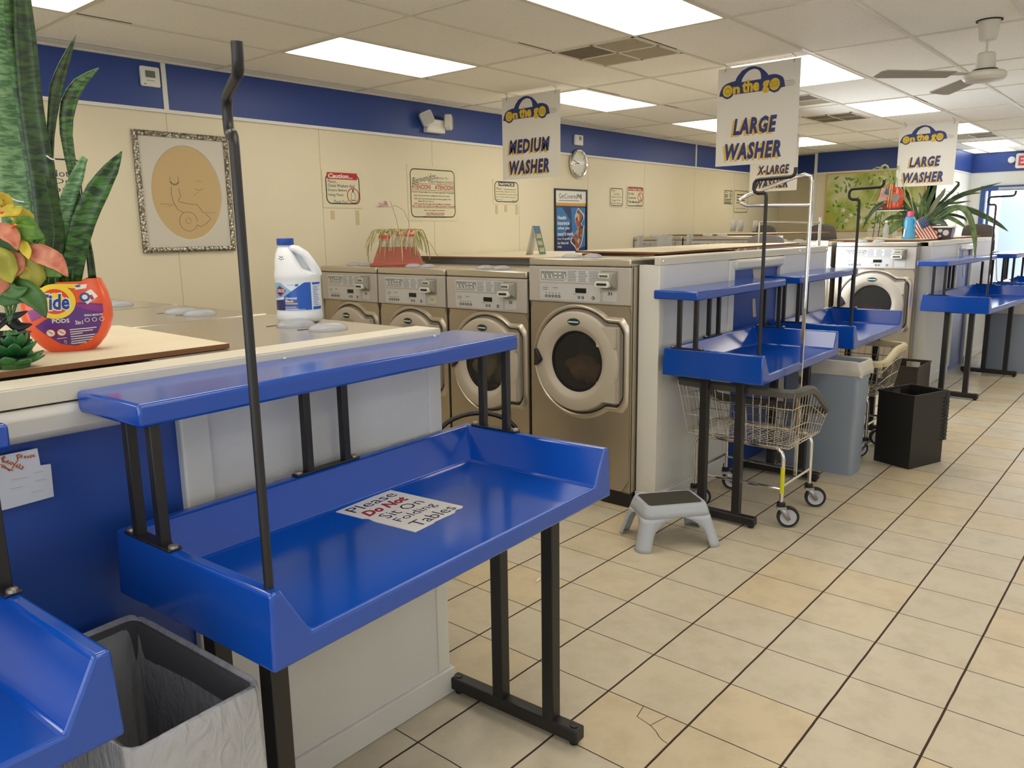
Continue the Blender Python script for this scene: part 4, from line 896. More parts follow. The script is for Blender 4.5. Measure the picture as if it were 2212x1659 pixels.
# ============================================================ HANGING SIGNS
m_hs = mat('hanging_sign_white', 'dcd8cf', 0.5); m_logo = mat('logo_navy', '22306c', 0.5); m_yel = mat('logo_yellow', 'd8b52c', 0.5); m_shadow = mat('shadow_gold', 'd9b04a', 0.5); m_line = mat('logo_line', '5c5330', 0.6)
m_wire = mat('hook_wire', '5a5046', .4, .6)
def hanging(label, x, y, zb=2.07, hgt=.66, words=('LARGE', 'WASHER'), wd=.585):
    W, Hh = wd, hgt
    t = thing('hanging_sign', label, 'sign', (x, y, zb + Hh / 2)); t.rotation_euler = Euler((PI / 2, 0, -PI / 2))
    b = MB(); b.box(-W / 2, W / 2, -Hh / 2, Hh / 2, -.004, 0); b.build('board', m_hs, t)
    def U(px, py): return ((px - 75) / 1175 * W - W / 2, Hh / 2 - (py - 230) / 1376 * Hh)
    car = [(100, 607), (115, 540), (150, 478), (200, 445), (270, 428), (335, 420), (350, 385), (370, 354), (430, 292), (520, 257), (570, 252), (620, 257), (700, 287), (760, 338), (790, 370), (812, 402), (860, 398), (920, 404), (980, 428), (1015, 455), (1035, 495), (1052, 586), (995, 592), (960, 635), (905, 650), (850, 624), (820, 604), (310, 607), (290, 636), (255, 652), (220, 657), (185, 645), (155, 618)]
    b = MB(); b.prism([U(*q) for q in car], 0, .0012); b.build('logo_car', m_logo, t)
    win = [(430, 447), (435, 415), (450, 385), (480, 346), (520, 312), (560, 296), (605, 290), (645, 300), (680, 325), (700, 360), (708, 400), (711, 440)]
    b = MB(); b.prism([U(*q) for q in win], .0012, .0016); b.build('logo_window', m_hs, t)
    b = MB(); sx = W / 1175
    for px, py in ((226, 548), (906, 535)): b.prism([(U(px, py)[0] + 72 * sx * math.cos(a), U(px, py)[1] + 82 * Hh / 1376 * math.sin(a)) for a in [2 * PI * k / 28 for k in range(28)]], .0012, .002)
    def tx(s, x0, x1, y0, y1, z, **k):
        a = U(x0, y1); c = U(x1, y0); put_text(b, s, a[0], c[0], a[1], c[1], z, **k)
    tx('n', 305, 410, 500, 600, .0021, bold=.05); tx('the', 442, 692, 425, 600, .0021, bold=.05); tx('g', 732, 832, 470, 640, .0021, bold=.05)
    b.build('logo_lettering', m_yel, t)
    b = MB()
    ringpoly(b, [(U(232, 552)[0] + 38 * sx * math.cos(a), U(232, 552)[1] + 45 * Hh / 1376 * math.sin(a)) for a in [2 * PI * k / 20 for k in range(20)]], [(U(232, 552)[0] + 32 * sx * math.cos(a), U(232, 552)[1] + 38 * Hh / 1376 * math.sin(a)) for a in [2 * PI * k / 20 for k in range(20)]], .002, .0024)
    for k in range(4):
        a, c = U(850 - 10 * k, 505 + k * 22), U(1170 + (k % 3) * 14, 505 + k * 22); b.box(U(850, 0)[0], U(960, 0)[0], a[1], a[1] + .0022, .002, .0024); b.box(U(1050, 0)[0], c[0], a[1] - .004, a[1] - .002, 0, .0008)
    b.build('logo_lines', m_line, t)
    for dx, dy, m, z in ((-36, 24, m_shadow, .0008), (0, 0, m_logo, .0016)):
        b = MB(); l2 = words
        if len(l2) == 2:
            a0 = 330 if l2[0] == 'LARGE' else (215 if l2[0] == 'MEDIUM' else 270); a1 = 960 if l2[0] == 'LARGE' else 1050
            tx(l2[0], a0 + dx, a1 + dx, 945 + dy, 1180 + dy, z, shear=.18, bold=.05, track=1.16); tx(l2[1], 215 + dx, 1040 + dx, 1290 + dy, 1530 + dy, z, shear=.18, bold=.05, track=1.16)
        b.build('lettering' if dx == 0 else 'lettering_shadow', m, t)
    for sx_ in (-1, 1):
        X0 = sx_ * (W / 2 - .05); b = MB(); b.tube([(X0, Hh / 2 - .025, -.006), (X0 + .004, Hh / 2 - .022, .008), (X0 + .018, Hh / 2 + .012, .006), (X0 + .002, H - (zb + Hh / 2) - .012, .002), (X0 - .014, H - (zb + Hh / 2) - .002, 0)], .0017, 6); b.build('wire_hook', m_wire, t)
    return t
hanging('hanging sign reading MEDIUM WASHER under the car logo', 2.405, 2.495, words=('MEDIUM', 'WASHER'), wd=.61, hgt=.665)
hanging('nearer and larger looking of the two signs reading LARGE WASHER', 2.589, .64, zb=2.075)
hanging('farther sign reading LARGE WASHER, in front of the leafy mural', 6.988, .605, zb=2.068)
hanging('hanging sign reading X-LARGE WASHER, mostly behind the nearer large washer sign', 6.99, 2.335, zb=2.085, words=('X-LARGE', 'WASHER'), wd=.61)

# ============================================================ CEILING FAN
m_fan = mat('fan_white', 'd4d0c4', .4); m_blade = mat('fan_blade', 'a39c8e', .5)
t = thing('ceiling_fan', 'white three bladed ceiling fan near the upper right corner', 'ceiling fan', (2.547, -.733, H))
b = MB(); b.lathe([(.058, -.002), (.056, -.01), (.046, -.1), (.04, -.108), (.0, -.108)], 28); b.build('canopy', m_fan, t)
b = MB(); b.lathe([(.068, -.001), (.068, -.006)], 24); b.build('ceiling_gap', m_dark, t)
b = MB(); b.tube([(0, 0, -.1), (0, 0, -.19)], .007, 10); b.build('downrod', m_fan, t)
b = MB(); b.lathe([(.0, -.172), (.04, -.174), (.048, -.182), (.053, -.255), (.053, -.262)], 28); b.build('motor_cover', m_fan, t)
b = MB(); b.lathe([(.066, -.264), (.066, -.272)], 28); b.build('shadow_gap', m_black, t)
b = MB(); b.lathe([(.06, -.272), (.1, -.278), (.112, -.29), (.112, -.31), (.098, -.325), (.05, -.332), (0, -.333)], 36); b.build('motor', m_fan, t)
for a in (137, 34, 268):
    Mq = Matrix.Rotation(R(a), 4, 'Z') @ Matrix.Translation((0, 0, -.292)) @ Matrix.Rotation(R(9), 4, 'X')
    b = MB(); b.prism([(.2, -.05), (.62, -.062), (.645, -.04), (.645, .04), (.62, .062), (.2, .05)], -.003, .003, Mq); bl = b.build('blade', m_blade, t, bevel=.002)
    b = MB(); b.prism([(.095, -.018), (.25, -.03), (.25, .03), (.095, .018)], .003, .007, Mq); b.build('blade_arm', m_fan, bl)

# ============================================================ MURAL
mm, nt, bs = nmat('leafy_mural_paint'); tc = nt.nodes.new('ShaderNodeTexCoord')
n1 = nt.nodes.new('ShaderNodeTexNoise'); n1.inputs['Scale'].default_value = 2.2; n1.inputs['Detail'].default_value = 5; nt.links.new(tc.outputs['Object'], n1.inputs['Vector'])
rp = nt.nodes.new('ShaderNodeValToRGB'); ee = rp.color_ramp.elements; ee[0].position = .28; ee[0].color = hexc('b9a82c'); ee[1].position = .66; ee[1].color = hexc('d8d4ba'); x = ee.new(.42); x.color = hexc('9aa64e'); x = ee.new(.52); x.color = hexc('bcc270')
nt.links.new(n1.outputs['Fac'], rp.inputs['Fac']); nt.links.new(rp.outputs[0], bs.inputs['Base Color']); bs.inputs['Roughness'].default_value = .6
mw, mh = .71, .44
t = thing('mural', 'yellow green painted mural of leaves and white flowers on the end wall', 'mural', (XM, 2.0, 2.005)); t.rotation_euler = Euler((PI / 2, 0, -PI / 2))
b = MB(); b.box(-mw, mw, -mh, mh, 0, .012); b.build('canvas', mm, t)
b = MB(); ringpoly(b, [(-mw, -mh), (mw, -mh), (mw, mh), (-mw, mh)], [(-mw + .02, -mh + .02), (mw - .02, -mh + .02), (mw - .02, mh - .02), (-mw + .02, mh - .02)], .0, .018); b.build('frame', mat('mural_frame_gold', 'c8a85a', .5), t)
rg = random.Random(3)
def leafpoly(mb, x, y, L, a, z):
    c, s = math.cos(a), math.sin(a); pts = [(0, 0), (.3, .2), (.65, .17), (1, 0), (.65, -.17), (.3, -.2)]; mb.add([(x + L * (px * c - py * s), y + L * (px * s + py * c), z) for px, py in pts], [(0, 1, 2, 3, 4, 5)])
for nm, col, n_ in (('painted_leaves', '6d8a3a', 60), ('dark_painted_leaves', '556f2c', 34), ('bright_painted_leaves', '86b23c', 40)):
    b = MB()
    for k in range(n_):
        x = rg.uniform(-mw + .08, mw - .1); y = rg.uniform(-mh + .06, mh - .1)
        if nm == 'painted_leaves' and k < 22: x = rg.uniform(-mw + .05, mw * .5); y = rg.uniform(.12, mh - .06)
        elif y > .0 and rg.random() < .6: y -= .4; y = max(y, -mh + .05)
        leafpoly(b, x, y, rg.uniform(.05, .1), rg.uniform(0, 6.28), .0125 + .0002 * rg.random())
    b.build(nm, mat('mural_' + nm, col, .6), t)
b = MB()
for x, y in ((-.42, -.12), (-.36, -.28), (-.15, -.3), (-.3, -.2), (.3, -.38), (.38, -.4), (.1, -.36)):
    for k in range(5): leafpoly(b, x, y, .045, k * 1.257, .0132)
b.build('painted_flowers', mat('mural_flower', 'e6e3d2', .6), t)
# exit sign
t = thing('exit_sign', 'white and red exit sign on the navy stripe, cut by the right edge', 'exit sign', (XE - .012, .36, 2.617)); t.rotation_euler = Euler((PI / 2, 0, -PI / 2))
b = MB(); b.prism(rrect(-.19, .19, -.115, .115, .03), 0, .05); b.build('casing', m_signw, t, bevel=.006)
b = MB(); put_text(b, 'EXIT', -.15, .15, -.075, .075, .052, bold=.05); b.build('lettering', mat('exit_red', 'd23a4a', .4), t)
for sx in (-1, 1):
    b = MB(); b.lathe([(.0, .07), (.04, .068), (.052, .055), (.045, .0)], 20, Matrix.Translation((sx * .245, .02, 0))); b.box(min(sx * .18, sx * .23), max(sx * .18, sx * .23), .0, .04, .0, .03); b.build('lamp_head', m_signw, t)
# ============================================================ STEP STOOL
m_stool = mat('stool_grey_plastic', 'b3b8c2', 0.45)
sc_ = Vector((.77, .234, 0)); sa = R(-38.6)
t = thing('step_stool', 'grey plastic step stool with a dark tread on the floor before the white partition', 'step stool', (.765, .228, 0), sa)
# one moulded shell: a top plate and four sloping arched sides with rounded corners
b = MB()
L1, W1, L0, W0_, zt = .168, .115, .228, .168, .225
top = rrect(-L1, L1, -W1, W1, .04, 6)
def skin(z, k=.04):
    f = 1 - z / zt; return rrect(-(L1 + (L0 - L1) * f), L1 + (L0 - L1) * f, -(W1 + (W0_ - W1) * f), W1 + (W0_ - W1) * f, k, 6)
n = len(top)
rings = [[(x * .92, y * .9, zt) for x, y in top]] + [[(x * q, y * q, zt - dz) for x, y in top] for q, dz in ((.975, .001), (1.0, .007))] + [[(x, y, z) for x, y in skin(z)] for z in (.19, .165)]
b.strip(rings, True, False); b.add(rings[0], [tuple(range(n))])
# legs: keep only the corner arcs of the lower skin, each widened a little along both sides
NZ = 9
def along(i, z, arch):
    return skin(z)[i]
for c in range(4):
    i0 = c * 7; rows = []
    for q in range(NZ):
        z = .165 * (1 - q / (NZ - 1)); f = (z / .165)
        pts = [Vector(skin(z)[i0 + k]) for k in range(7)]
        nxt, prv = Vector(skin(z)[(i0 + 7) % n]), Vector(skin(z)[i0 - 1])
        ext = .024 + .085 * max(0, f - .45) ** 2.2 / .55 ** 2.2
        ext2 = .020 + .05 * max(0, f - .6) ** 2.2 / .4 ** 2.2
        eA, eB = (ext, ext2) if c % 2 == 0 else (ext2, ext)
        a = pts[-1] + (nxt - pts[-1]).normalized() * min(eA, (nxt - pts[-1]).length * .5); d = pts[0] + (prv - pts[0]).normalized() * min(eB, (prv - pts[0]).length * .5)
        bulge = .006 * (1 - f) ** 2
        rows.append([(p.x * (1 + bulge), p.y * (1 + bulge), z) for p in [d] + pts + [a]])
    lg = MB(); lg.strip(rows, False, False); lg.build('leg', m_stool, t, solid=.007)
b.build('seat_shell', m_stool, t, solid=.007)
b = MB(); b.prism(rrect(-.148, .148, -.095, .095, .022), zt + .001, zt + .006); b.build('tread', mat('tread_dark', '3a372f', .85, bump=.4, bscale=200), t, bevel=.003)
b = MB(); b.add([(-.1865, -.03, .158), (-.1865, .04, .158), (-.1785, .04, .195), (-.1785, -.03, .195)], [(0, 1, 2, 3)]); st_ = b.build('warning_sticker', mat('sticker_pale', 'c4bfbd', .5), t); st_['label'] = 'pale warning sticker'
# ============================================================ LAUNDRY CARTS
m_wirec = mat('chrome_wire', (.62, .57, .48), .25, .9); m_bump = mat('bumper_grey', '55534f', .5); m_bumpc = mat('bumper_cream', 'cfc09a', .5)
m_rub = mat('wheel_rubber', '1e1d1f', .55); m_hubw = mat('wheel_hub', 'b9b9c0', .4); m_zinc = mat('caster_zinc', (.42, .42, .43), .4, .8)
def make_cart(label, bumper=m_bump, rack=True, sticker=True, low=.585):
    """footprint x 0..0.44, y 0..0.53; origin at the centre of the wheels"""
    t = thing('laundry_cart', label, 'laundry cart')
    X0, X1, Y0, Y1 = -.21, .21, -.265, .265
    zb, zr0, zr1 = .455, .775, low
    bx = [(-.225, -.295), (.235, -.295), (.235, .31), (-.225, .31)]
    tx_ = [(-.255, -.325), (.28, -.325), (.28, .37), (-.255, .37)]
    def zr(x): return zr0 if x < -.02 else zr0 + (zr1 - zr0) * (x + .02) / .3
    def pt(f, q):                                     # f 0 bottom .. 1 rim, q position round the basket 0..4
        i = int(q) % 4; u = q - int(q); a, c = bx[i], bx[(i + 1) % 4]; d, e = tx_[i], tx_[(i + 1) % 4]
        xb, yb = a[0] + (c[0] - a[0]) * u, a[1] + (c[1] - a[1]) * u; xt, yt = d[0] + (e[0] - d[0]) * u, d[1] + (e[1] - d[1]) * u
        x, y = xb + (xt - xb) * f, yb + (yt - yb) * f; return (x, y, zb + (zr(xt) - zb) * f)
    w = MB(); ns = (12, 15, 12, 15)
    for s in range(4):
        for k in range(ns[s]):
            w.tube([pt(0, s + k / ns[s]), pt(.5, s + k / ns[s]), pt(.99, s + k / ns[s])], .0021, 5)
    for f, r in ((0, .004), (.06, .003), (.36, .003), (.7, .003)):
        w.tube([pt(f, q * .25) for q in range(16)], r, 6, loop=True)
    for k in range(1, 15): w.tube([(-.225, -.295 + .605 * k / 15, zb), (.235, -.295 + .605 * k / 15, zb)], .0018, 5)
    for k in range(1, 12): w.tube([(-.225 + .46 * k / 12, -.295, zb - .003), (-.225 + .46 * k / 12, .31, zb - .003)], .0018, 5)
    w.build('wire_basket', m_wirec, t, angle=60)
    g = MB(); path = []
    for q in range(64):
        p = pt(1.0, q / 16); path.append(Vector(p))
    # soften corners
    for _ in range(3): path = [(path[i - 1] + path[i] * 2 + path[(i + 1) % 64]) / 4 for i in range(64)]
    rings = []
    for i in range(64):
        tg = (path[(i + 1) % 64] - path[i - 1]).normalized(); o = Vector((tg.y, -tg.x, 0)).normalized()
        rings.append([tuple(path[i] + o * a + Vector((0, 0, c))) for a, c in ((-.012, .012), (.016, .014), (.024, 0), (.02, -.03), (.008, -.034), (-.008, -.01))])
    g.strip(rings, True, False, True); g.build('bumper', bumper, t)
    # frame legs and rails
    for sx, x in ((-1, X0), (1, X1)):
        f = MB(); f.tube([(x, Y0, .14), (x, Y0, .39), (x, Y0 + .01, .425), (x, Y0 + .035, .445), (x, Y0 + .06, .447), (x, Y1 - .06, .447), (x, Y1 - .035, .445), (x, Y1 - .01, .425), (x, Y1, .39), (x, Y1, .14)], .0115, 10); f.build('leg_frame', m_chrome, t, angle=60)
        f = MB(); f.tube([(x, Y0, .215), (x, Y1, .215)], .009, 8); f.build('rail', m_chrome, t)
    for y in (Y0, Y1):
        f = MB(); f.tube([(X0, y, .235), (X1, y, .235)], .009, 8); f.build('rail', m_chrome, t)
    for x in (X0, X1):
        for y in (Y0, Y1):
            rz = -58 if y < 0 else -48
            Mq = Matrix.Translation((x, y, 0)) @ Matrix.Rotation(R(rz), 4, 'Z')
            c = MB(); c.lathe([(.0, .118), (.022, .118), (.024, .124), (.024, .14), (.014, .146), (.0, .146)], 14, Mq); cs = c.build('caster', m_rub, t)
            c = MB()
            for sy in (-1, 1): c.add([(-.02, sy * .021, .118), (.024, sy * .021, .118), (.052, sy * .021, .05), (.036, sy * .021, .042), (.022, sy * .021, .055)], [(0, 1, 2, 3, 4)], Mq)
            c.box(-.022, .026, -.022, .022, .106, .119, Mq); c.build('fork', m_zinc, cs, solid=.003)
            Mw = Mq @ Matrix.Translation((.04, 0, .0605)) @ Matrix.Rotation(PI / 2, 4, 'X')
            c = MB(); c.lathe([(.045, -.014), (.058, -.014), (.0605, -.009), (.0605, .009), (.058, .014), (.045, .014)], 28, Mw, cap=False); c.build('tire', m_rub, cs)
            c = MB(); c.lathe([(0, -.013), (.038, -.011), (.046, -.014), (.046, .014), (.038, .011), (0, .013)], 28, Mw); c.build('hub', m_hubw, cs)
    if sticker:
        s = MB(); s.tube([(X0, Y0, .195), (X0, Y0, .345)], .0122, 10); q = s.build('warning_label', mat('label_yellow', 'd8d21c', .5), t); q['label'] = 'yellow warning label'
    return t
ct = make_cart('chrome wire laundry cart with a grey bumper and garment rack, under a blue table'); ct.location = (1.512, .095, 0)
# garment rack on its side
f = MB(); px, py = .015, -.262
f.tube([(px - .03, py, .25), (px + .0, py + .01, 1.25)], .011, 4); f.build('rack_post', m_chrome, ct)
f = MB(); f.tube([(px + .0, py + .01, 1.2), (px + .012, py + .012, 1.88), (px + .008, py + .02, 1.908), (px - .012, py + .045, 1.916), (px - .03, py + .09, 1.906), (px - .145, py + .305, 1.815), (px - .168, py + .335, 1.796), (px - .166, py + .338, 1.776), (px - .145, py + .305, 1.762), (px - .02, py + .045, 1.757), (px + .012, py + .012, 1.756)], .0105, 8); f.build('hanger_loop', m_chrome, ct, angle=60)
c2 = make_cart('wire laundry cart with a cream bumper behind the grey bin', m_bumpc, sticker=False, low=.70); c2.location = (3.22, .16, 0); c2.rotation_euler = (0, 0, R(180))
# far cart rack seen over the machines
t = thing('garment_rack', 'thin chrome garment rack standing in the far aisle, behind the middle washer row', 'garment rack', (4.2, 1.01, 0))
f = MB()
f.tube([(0, -.28, .05), (0, -.28, 1.72)], .012, 8); f.tube([(0, .27, .05), (0, .27, 1.70)], .009, 8); f.tube([(0, -.27, 1.675), (0, .27, 1.692)], .011, 8)
f.build('frame', m_wirec, t, angle=60)
for y in (-.28, .27):
    f = MB(); f.tube([(-.15, y, .06), (.15, y, .06)], .011, 8); f.tube([(0, y, .06), (0, y, .07)], .012, 8); ft = f.build('foot', m_wirec, t)
    for x in (-.13, .13):
        f = MB(); f.lathe([(0, -.012), (.03, -.012), (.03, .012), (0, .012)], 14, Matrix.Translation((x, y, .03)) @ Matrix.Rotation(PI / 2, 4, 'X')); f.build('wheel', m_rub, ft)
# ============================================================ BINS
m_bin = mat('bin_grey', '8d97a6', .5); m_bag = glassy('clear_bag', (.80, .80, .83), .5, .22, .7); m_bagw = mat('white_bag', 'c9c5bb', .45, bump=.8, bscale=25)
def bin_body(t, sx, sy, h, m):
    b = MB(); r0 = rrect(-sx * .44, sx * .44, -sy * .47, sy * .47, .03); r1 = rrect(-sx / 2, sx / 2, -sy / 2, sy / 2, .03); ri = rrect(-sx / 2 + .01, sx / 2 - .01, -sy / 2 + .01, sy / 2 - .01, .028); rb = rrect(-sx * .42, sx * .42, -sy * .45, sy * .45, .03)
    b.add([(x, y, 0) for x, y in r0], [tuple(range(len(r0)))[::-1]])
    b.strip([[(x, y, 0) for x, y in r0], [(x, y, h - .03) for x, y in r1], [(x * 1.03, y * 1.02, h - .03) for x, y in r1], [(x * 1.03, y * 1.02, h) for x, y in r1], [(x, y, h) for x, y in ri], [(x, y, .03) for x, y in rb]], True, False)
    b.add([(x, y, .03) for x, y in rb], [tuple(range(len(rb)))])
    return b.build('body', m, t)
def bag(t, sx, sy, h, drop, m, seed, lift=.012, inner=.5):
    rg = random.Random(seed); base = rrect(-sx / 2, sx / 2, -sy / 2, sy / 2, .03, 8); n = len(base); b = MB(); rows = []
    ph = [rg.uniform(0, 6.28) for _ in range(6)]
    def wob(i, k, amp): 
        a = 2 * PI * i / n; return amp * (math.sin(5 * a + ph[0] + k) + .7 * math.sin(9 * a + ph[1] - k * 1.3) + .5 * math.sin(14 * a + ph[2]))
    for f, q, z, amp in ((0, 1.06, h - drop, .008), (.3, 1.085, h - drop * .65, .006), (.6, 1.055, h - drop * .35, .005), (.9, 1.055, h - .02, .003), (1, 1.045, h + lift, .003), (1.1, .97, h + lift, .003), (1.3, .93, h - .06, .006), (1.6, .88, h - inner * .5, .014), (2, .8, h - inner, .018)):
        rows.append([(x * q + (x / sx) * wob(i, f * 3, amp), y * q + (y / sy) * wob(i, f * 3, amp), z + wob(i, f + 2, amp * .8)) for i, (x, y) in enumerate(base)])
    b.strip(rows, True, False); return b.build('liner_bag', m, t, angle=80, sub=1)
t = thing('trash_bin', 'grey slim bin lined with a crumpled clear bag between the two nearest blue tables', 'trash bin', (-2.205, -.165, 0), R(3)); bin_body(t, .27, .50, .74, mat('bin_dark_grey', '5d5d60', .5)); bag(t, .27, .50, .74, .55, m_bag, 2, inner=.45)
t = thing('trash_bin', 'tall grey slim bin with a white bag rim beside the chrome cart', 'trash bin', (2.568, .055, 0)); bin_body(t, .235, .51, .765, m_bin); bag(t, .235, .51, .765, .09, m_bagw, 4, inner=.3)
t = thing('trash_bin', 'far grey slim bin with a white bag, behind the legs of the far blue table', 'trash bin', (7.55, -.30, 0)); bin_body(t, .30, .52, .765, m_bin); bag(t, .30, .52, .765, .1, m_bagw, 6, inner=.3)
# ============================================================ CRATES AND BASKET
m_crate = mat('crate_black', '1a1917', .5); m_crateb = mat('crate_brown_black', '2c2320', .5)
def crate(label, loc, rz, sx, sy, h, m, skirt=None):
    t = thing('crate', label, 'crate', loc, R(rz)); th = .008
    b = MB(); b.box(0, sx, 0, sy, 0, .01); b.box(0, sx, 0, th, .01, h); b.box(0, th, th, sy - th, .01, h)
    for (a, c) in ((0, sx),):
        # far side with a hand hole
        hx0, hx1 = sx * .40, sx * .68
        b.box(0, hx0, sy - th, sy, .01, h); b.box(hx1, sx, sy - th, sy, .01, h); b.box(hx0, hx1, sy - th, sy, .01, h - .075); b.box(hx0, hx1, sy - th, sy, h - .015, h)
    hy0, hy1 = sy * .3, sy * .7
    b.box(sx - th, sx, th, hy0, .01, h); b.box(sx - th, sx, hy1, sy - th, .01, h); b.box(sx - th, sx, hy0, hy1, .01, h - .075); b.box(sx - th, sx, hy0, hy1, h - .02, h)
    b.build('body', m, t)
    b = MB(); q = .006
    b.box(-q, sx + q, -q, .001, h - .012, h + .002); b.box(-q, sx + q, sy - .001, sy + q, h - .012, h + .002); b.box(-q, .001, 0, sy, h - .012, h + .002); b.box(sx - .001, sx + q, 0, sy, h - .012, h + .002); b.build('rim', m, t)
    if skirt:
        b = MB(); b.box(sx, sx + .035, -.004, sy + .004, h - skirt, h - .005)
        for k in range(12): b.box(sx - .03, sx + .038, -.008 , .0, h - .06 - k * .027, h - .052 - k * .027)
        b.build('handle_flange', m, t, bevel=.004)
    return t
crate('large black plastic crate standing open on the tile floor right of the grey bin', (2.86, -.44, 0), -20, .36, .27, .515, m_crate, .36)
crate('smaller brown black crate behind the large black crate, by the far partition post', (4.93, .03, 0), 0, .46, .30, .37, m_crateb)
t = thing('laundry_basket', 'black laundry basket with a looped handle in front of washer 32', 'laundry basket', (.45, 1.33, 0), R(-35))
b = MB(); b.lathe([(.15, 0), (.2, .42), (.215, .44), (.205, .44), (.195, .42), (.145, .01)], 28, sx=1.25, cap=False); b.lathe([(0, 0), (.15, 0), (.15, .01), (0, .01)], 28, sx=1.25); b.build('body', m_black, t)
b = MB(); b.tube([(.255 * math.cos(R(a)) , .2 * math.sin(R(a)) * .2, .43 + .16 * math.sin(R(a))) for a in range(0, 181, 12)], .014, 8); b.build('handle', m_black, t, angle=60)
# ============================================================ THINGS ON THE NEAREST MACHINES
m_jug = mat('jug_white', 'e4e6ea', .35, coat=.2); m_cap = mat('cap_blue', '1f49a8', .4)
# bleach jug: faces the visitor
def facing(P): return math.atan2(CAM.y - P[1], CAM.x - P[0])
P = (-1.145, .70)
t = thing('bleach_jug', 'white bleach jug with a blue cap and blue label on the nearest washers', 'bleach jug', (P[0], P[1], 1.326), facing(P) + PI / 2); t.scale = (1.12, 1.12, 1.0)
b = MB()
prof = [(.0, 0), (.058, .001), (.069, .007), (.0735, .02), (.0725, .035), (.0712, .05), (.071, .155), (.073, .163), (.073, .176), (.068, .195), (.058, .222), (.045, .248), (.031, .268), (.0235, .276), (.0235, .284)]
rings = []
for r, z in prof:
    ring = []; sh = 0 if z < .19 else -(z - .19) * .34
    for j in range(36):
        a = 2 * PI * j / 36; rx = r; ry = r * .82
        x = rx * math.cos(a) + sh; y = ry * math.sin(a)
        if .19 < z < .27 and x > sh: x = sh + (x - sh) * .30
        ring.append((x, y, z))
    rings.append(ring)
b.strip(rings, True, True); b.build('body', m_jug, t, angle=50)
b = MB(); b.tube([(-.018, -.01, .270), (.002, -.016, .264), (.026, -.02, .246), (.044, -.02, .216), (.056, -.018, .19), (.061, -.01, .172)], [.012, .014, .014, .0145, .016, .017], 10); b.build('handle', m_jug, t, angle=80); b = MB(); b.add([(-.02, -.006, .27), (.03, -.006, .245), (.055, -.006, .19), (.05, -.006, .172), (-.02, -.006, .175), (-.02, .01, .27), (.03, .01, .245), (.055, .01, .19), (.05, .01, .172), (-.02, .01, .175)], [(0, 1, 2, 3, 4), (9, 8, 7, 6, 5), (0, 5, 6, 1), (1, 6, 7, 2), (2, 7, 8, 3)]); b.build('grip_pocket', m_jug, t)
b = MB(); b.lathe([(.0, .279), (.0255, .279), (.0265, .281), (.0265, .301), (.025, .303), (.0, .303)], 28, Matrix.Translation((-.0315, 0, 0)))
b.build('cap', m_cap, t)
def curved(mb, pts, r, ry, z0, off=0.0009):
    """flat label patch (u along the arc in metres, v height) wrapped on the jug; u=0 faces the visitor"""
    out = []
    for u, v in pts:
        a = -PI / 2 + u / r; out.append(((r + off) * math.cos(a), (r * ry + off) * math.sin(a), z0 + v))
    return out
def wrap_poly(mb, poly, r=.071, ry=.82, z0=0, off=.0009, n=14):
    us = [p[0] for p in poly]; u0, u1 = min(us), max(us)
    def cut(u):
        ys = []
        for i in range(len(poly)):
            (a, c), (d, e) = poly[i], poly[(i + 1) % len(poly)]
            if abs(a - d) < 1e-9:
                if abs(u - a) < 1e-9: ys += [c, e]
            elif min(a, d) - 1e-9 <= u <= max(a, d) + 1e-9: ys.append(c + (e - c) * (u - a) / (d - a))
        return (min(ys), max(ys)) if ys else (0, 0)
    cols = []
    for k in range(n + 1):
        u = u0 + (u1 - u0) * k / n; lo, hi = cut(min(max(u, u0 + 1e-7), u1 - 1e-7)); cols.append(curved(mb, [(u, lo), (u, hi)], r, ry, z0, off))
    mb.strip(cols, closed=False, cap=False)
lb = MB(); wrap_poly(lb, [(-.1, .045), (.1, .045), (.1, .15), (-.1, .15)], off=.0005, n=30); lab = lb.build('label', mat('label_white', 'd9e0ec', .35), t)
b = MB(); wrap_poly(b, [(-.046, .05), (.04, .05), (.04, .148), (.018, .148), (-.022, .118), (-.05, .098)]); wrap_poly(b, [(.045, .05), (.085, .05), (.085, .061), (.045, .061)]); wrap_poly(b, [(.045, .139), (.085, .139), (.085, .147), (.045, .147)]); b.build('blue_field', mat('label_blue', '1a55b4', .3), lab)
b = MB(); wrap_poly(b, [(-.1, .09), (-.05, .098), (-.022, .118), (-.06, .148), (-.1, .148)], off=.0008); b.build('light_field', mat('label_sky', '7fb3d8', .35), lab)
b = MB(); wrap_poly(b, [(-.1, .05), (-.046, .05), (-.046, .09), (-.06, .088), (-.1, .085)], off=.0008); b.build('navy_field', mat('label_navy', '25255c', .35), lab)
b = MB(); wrap_poly(b, [(-.093, .12), (-.065, .139), (-.041, .123), (-.041, .117), (-.064, .098), (-.093, .115)], off=.0012); b.build('brand_diamond', mat('diamond_red', 'b23a55', .4), lab)
b = MB(); wrap_poly(b, [(-.087, .12), (-.065, .134), (-.047, .121), (-.047, .118), (-.064, .103), (-.087, .117)], off=.0014); b.build('brand_field', mat('label_navy', '25255c'), lab)
def curved_text(mb, s, u0, u1, v0, v1, r=.071, ry=.82, z0=0, off=.0016, **k):
    q = MB(); put_text(q, s, u0, u1, v0, v1, 0, **k); mb.add(curved(mb, [(v[0], v[1]) for v in q.v], r, ry, z0, off), q.f)
b = MB(); curved_text(b, 'CLOROX', -.088, -.045, .114, .126, bold=.03); curved_text(b, 'Germicidal', -.044, -.007, .089, .098, bold=.03, off=.0012); curved_text(b, 'Bleach', -.044, -.018, .079, .087, bold=.03, off=.0012)
for k in range(3): wrap_poly(b, [(-.044, .062 - k * .004), (-.01 + .004 * k, .062 - k * .004), (-.01 + .004 * k, .0632 - k * .004), (-.044, .0632 - k * .004)], off=.0012, n=4)
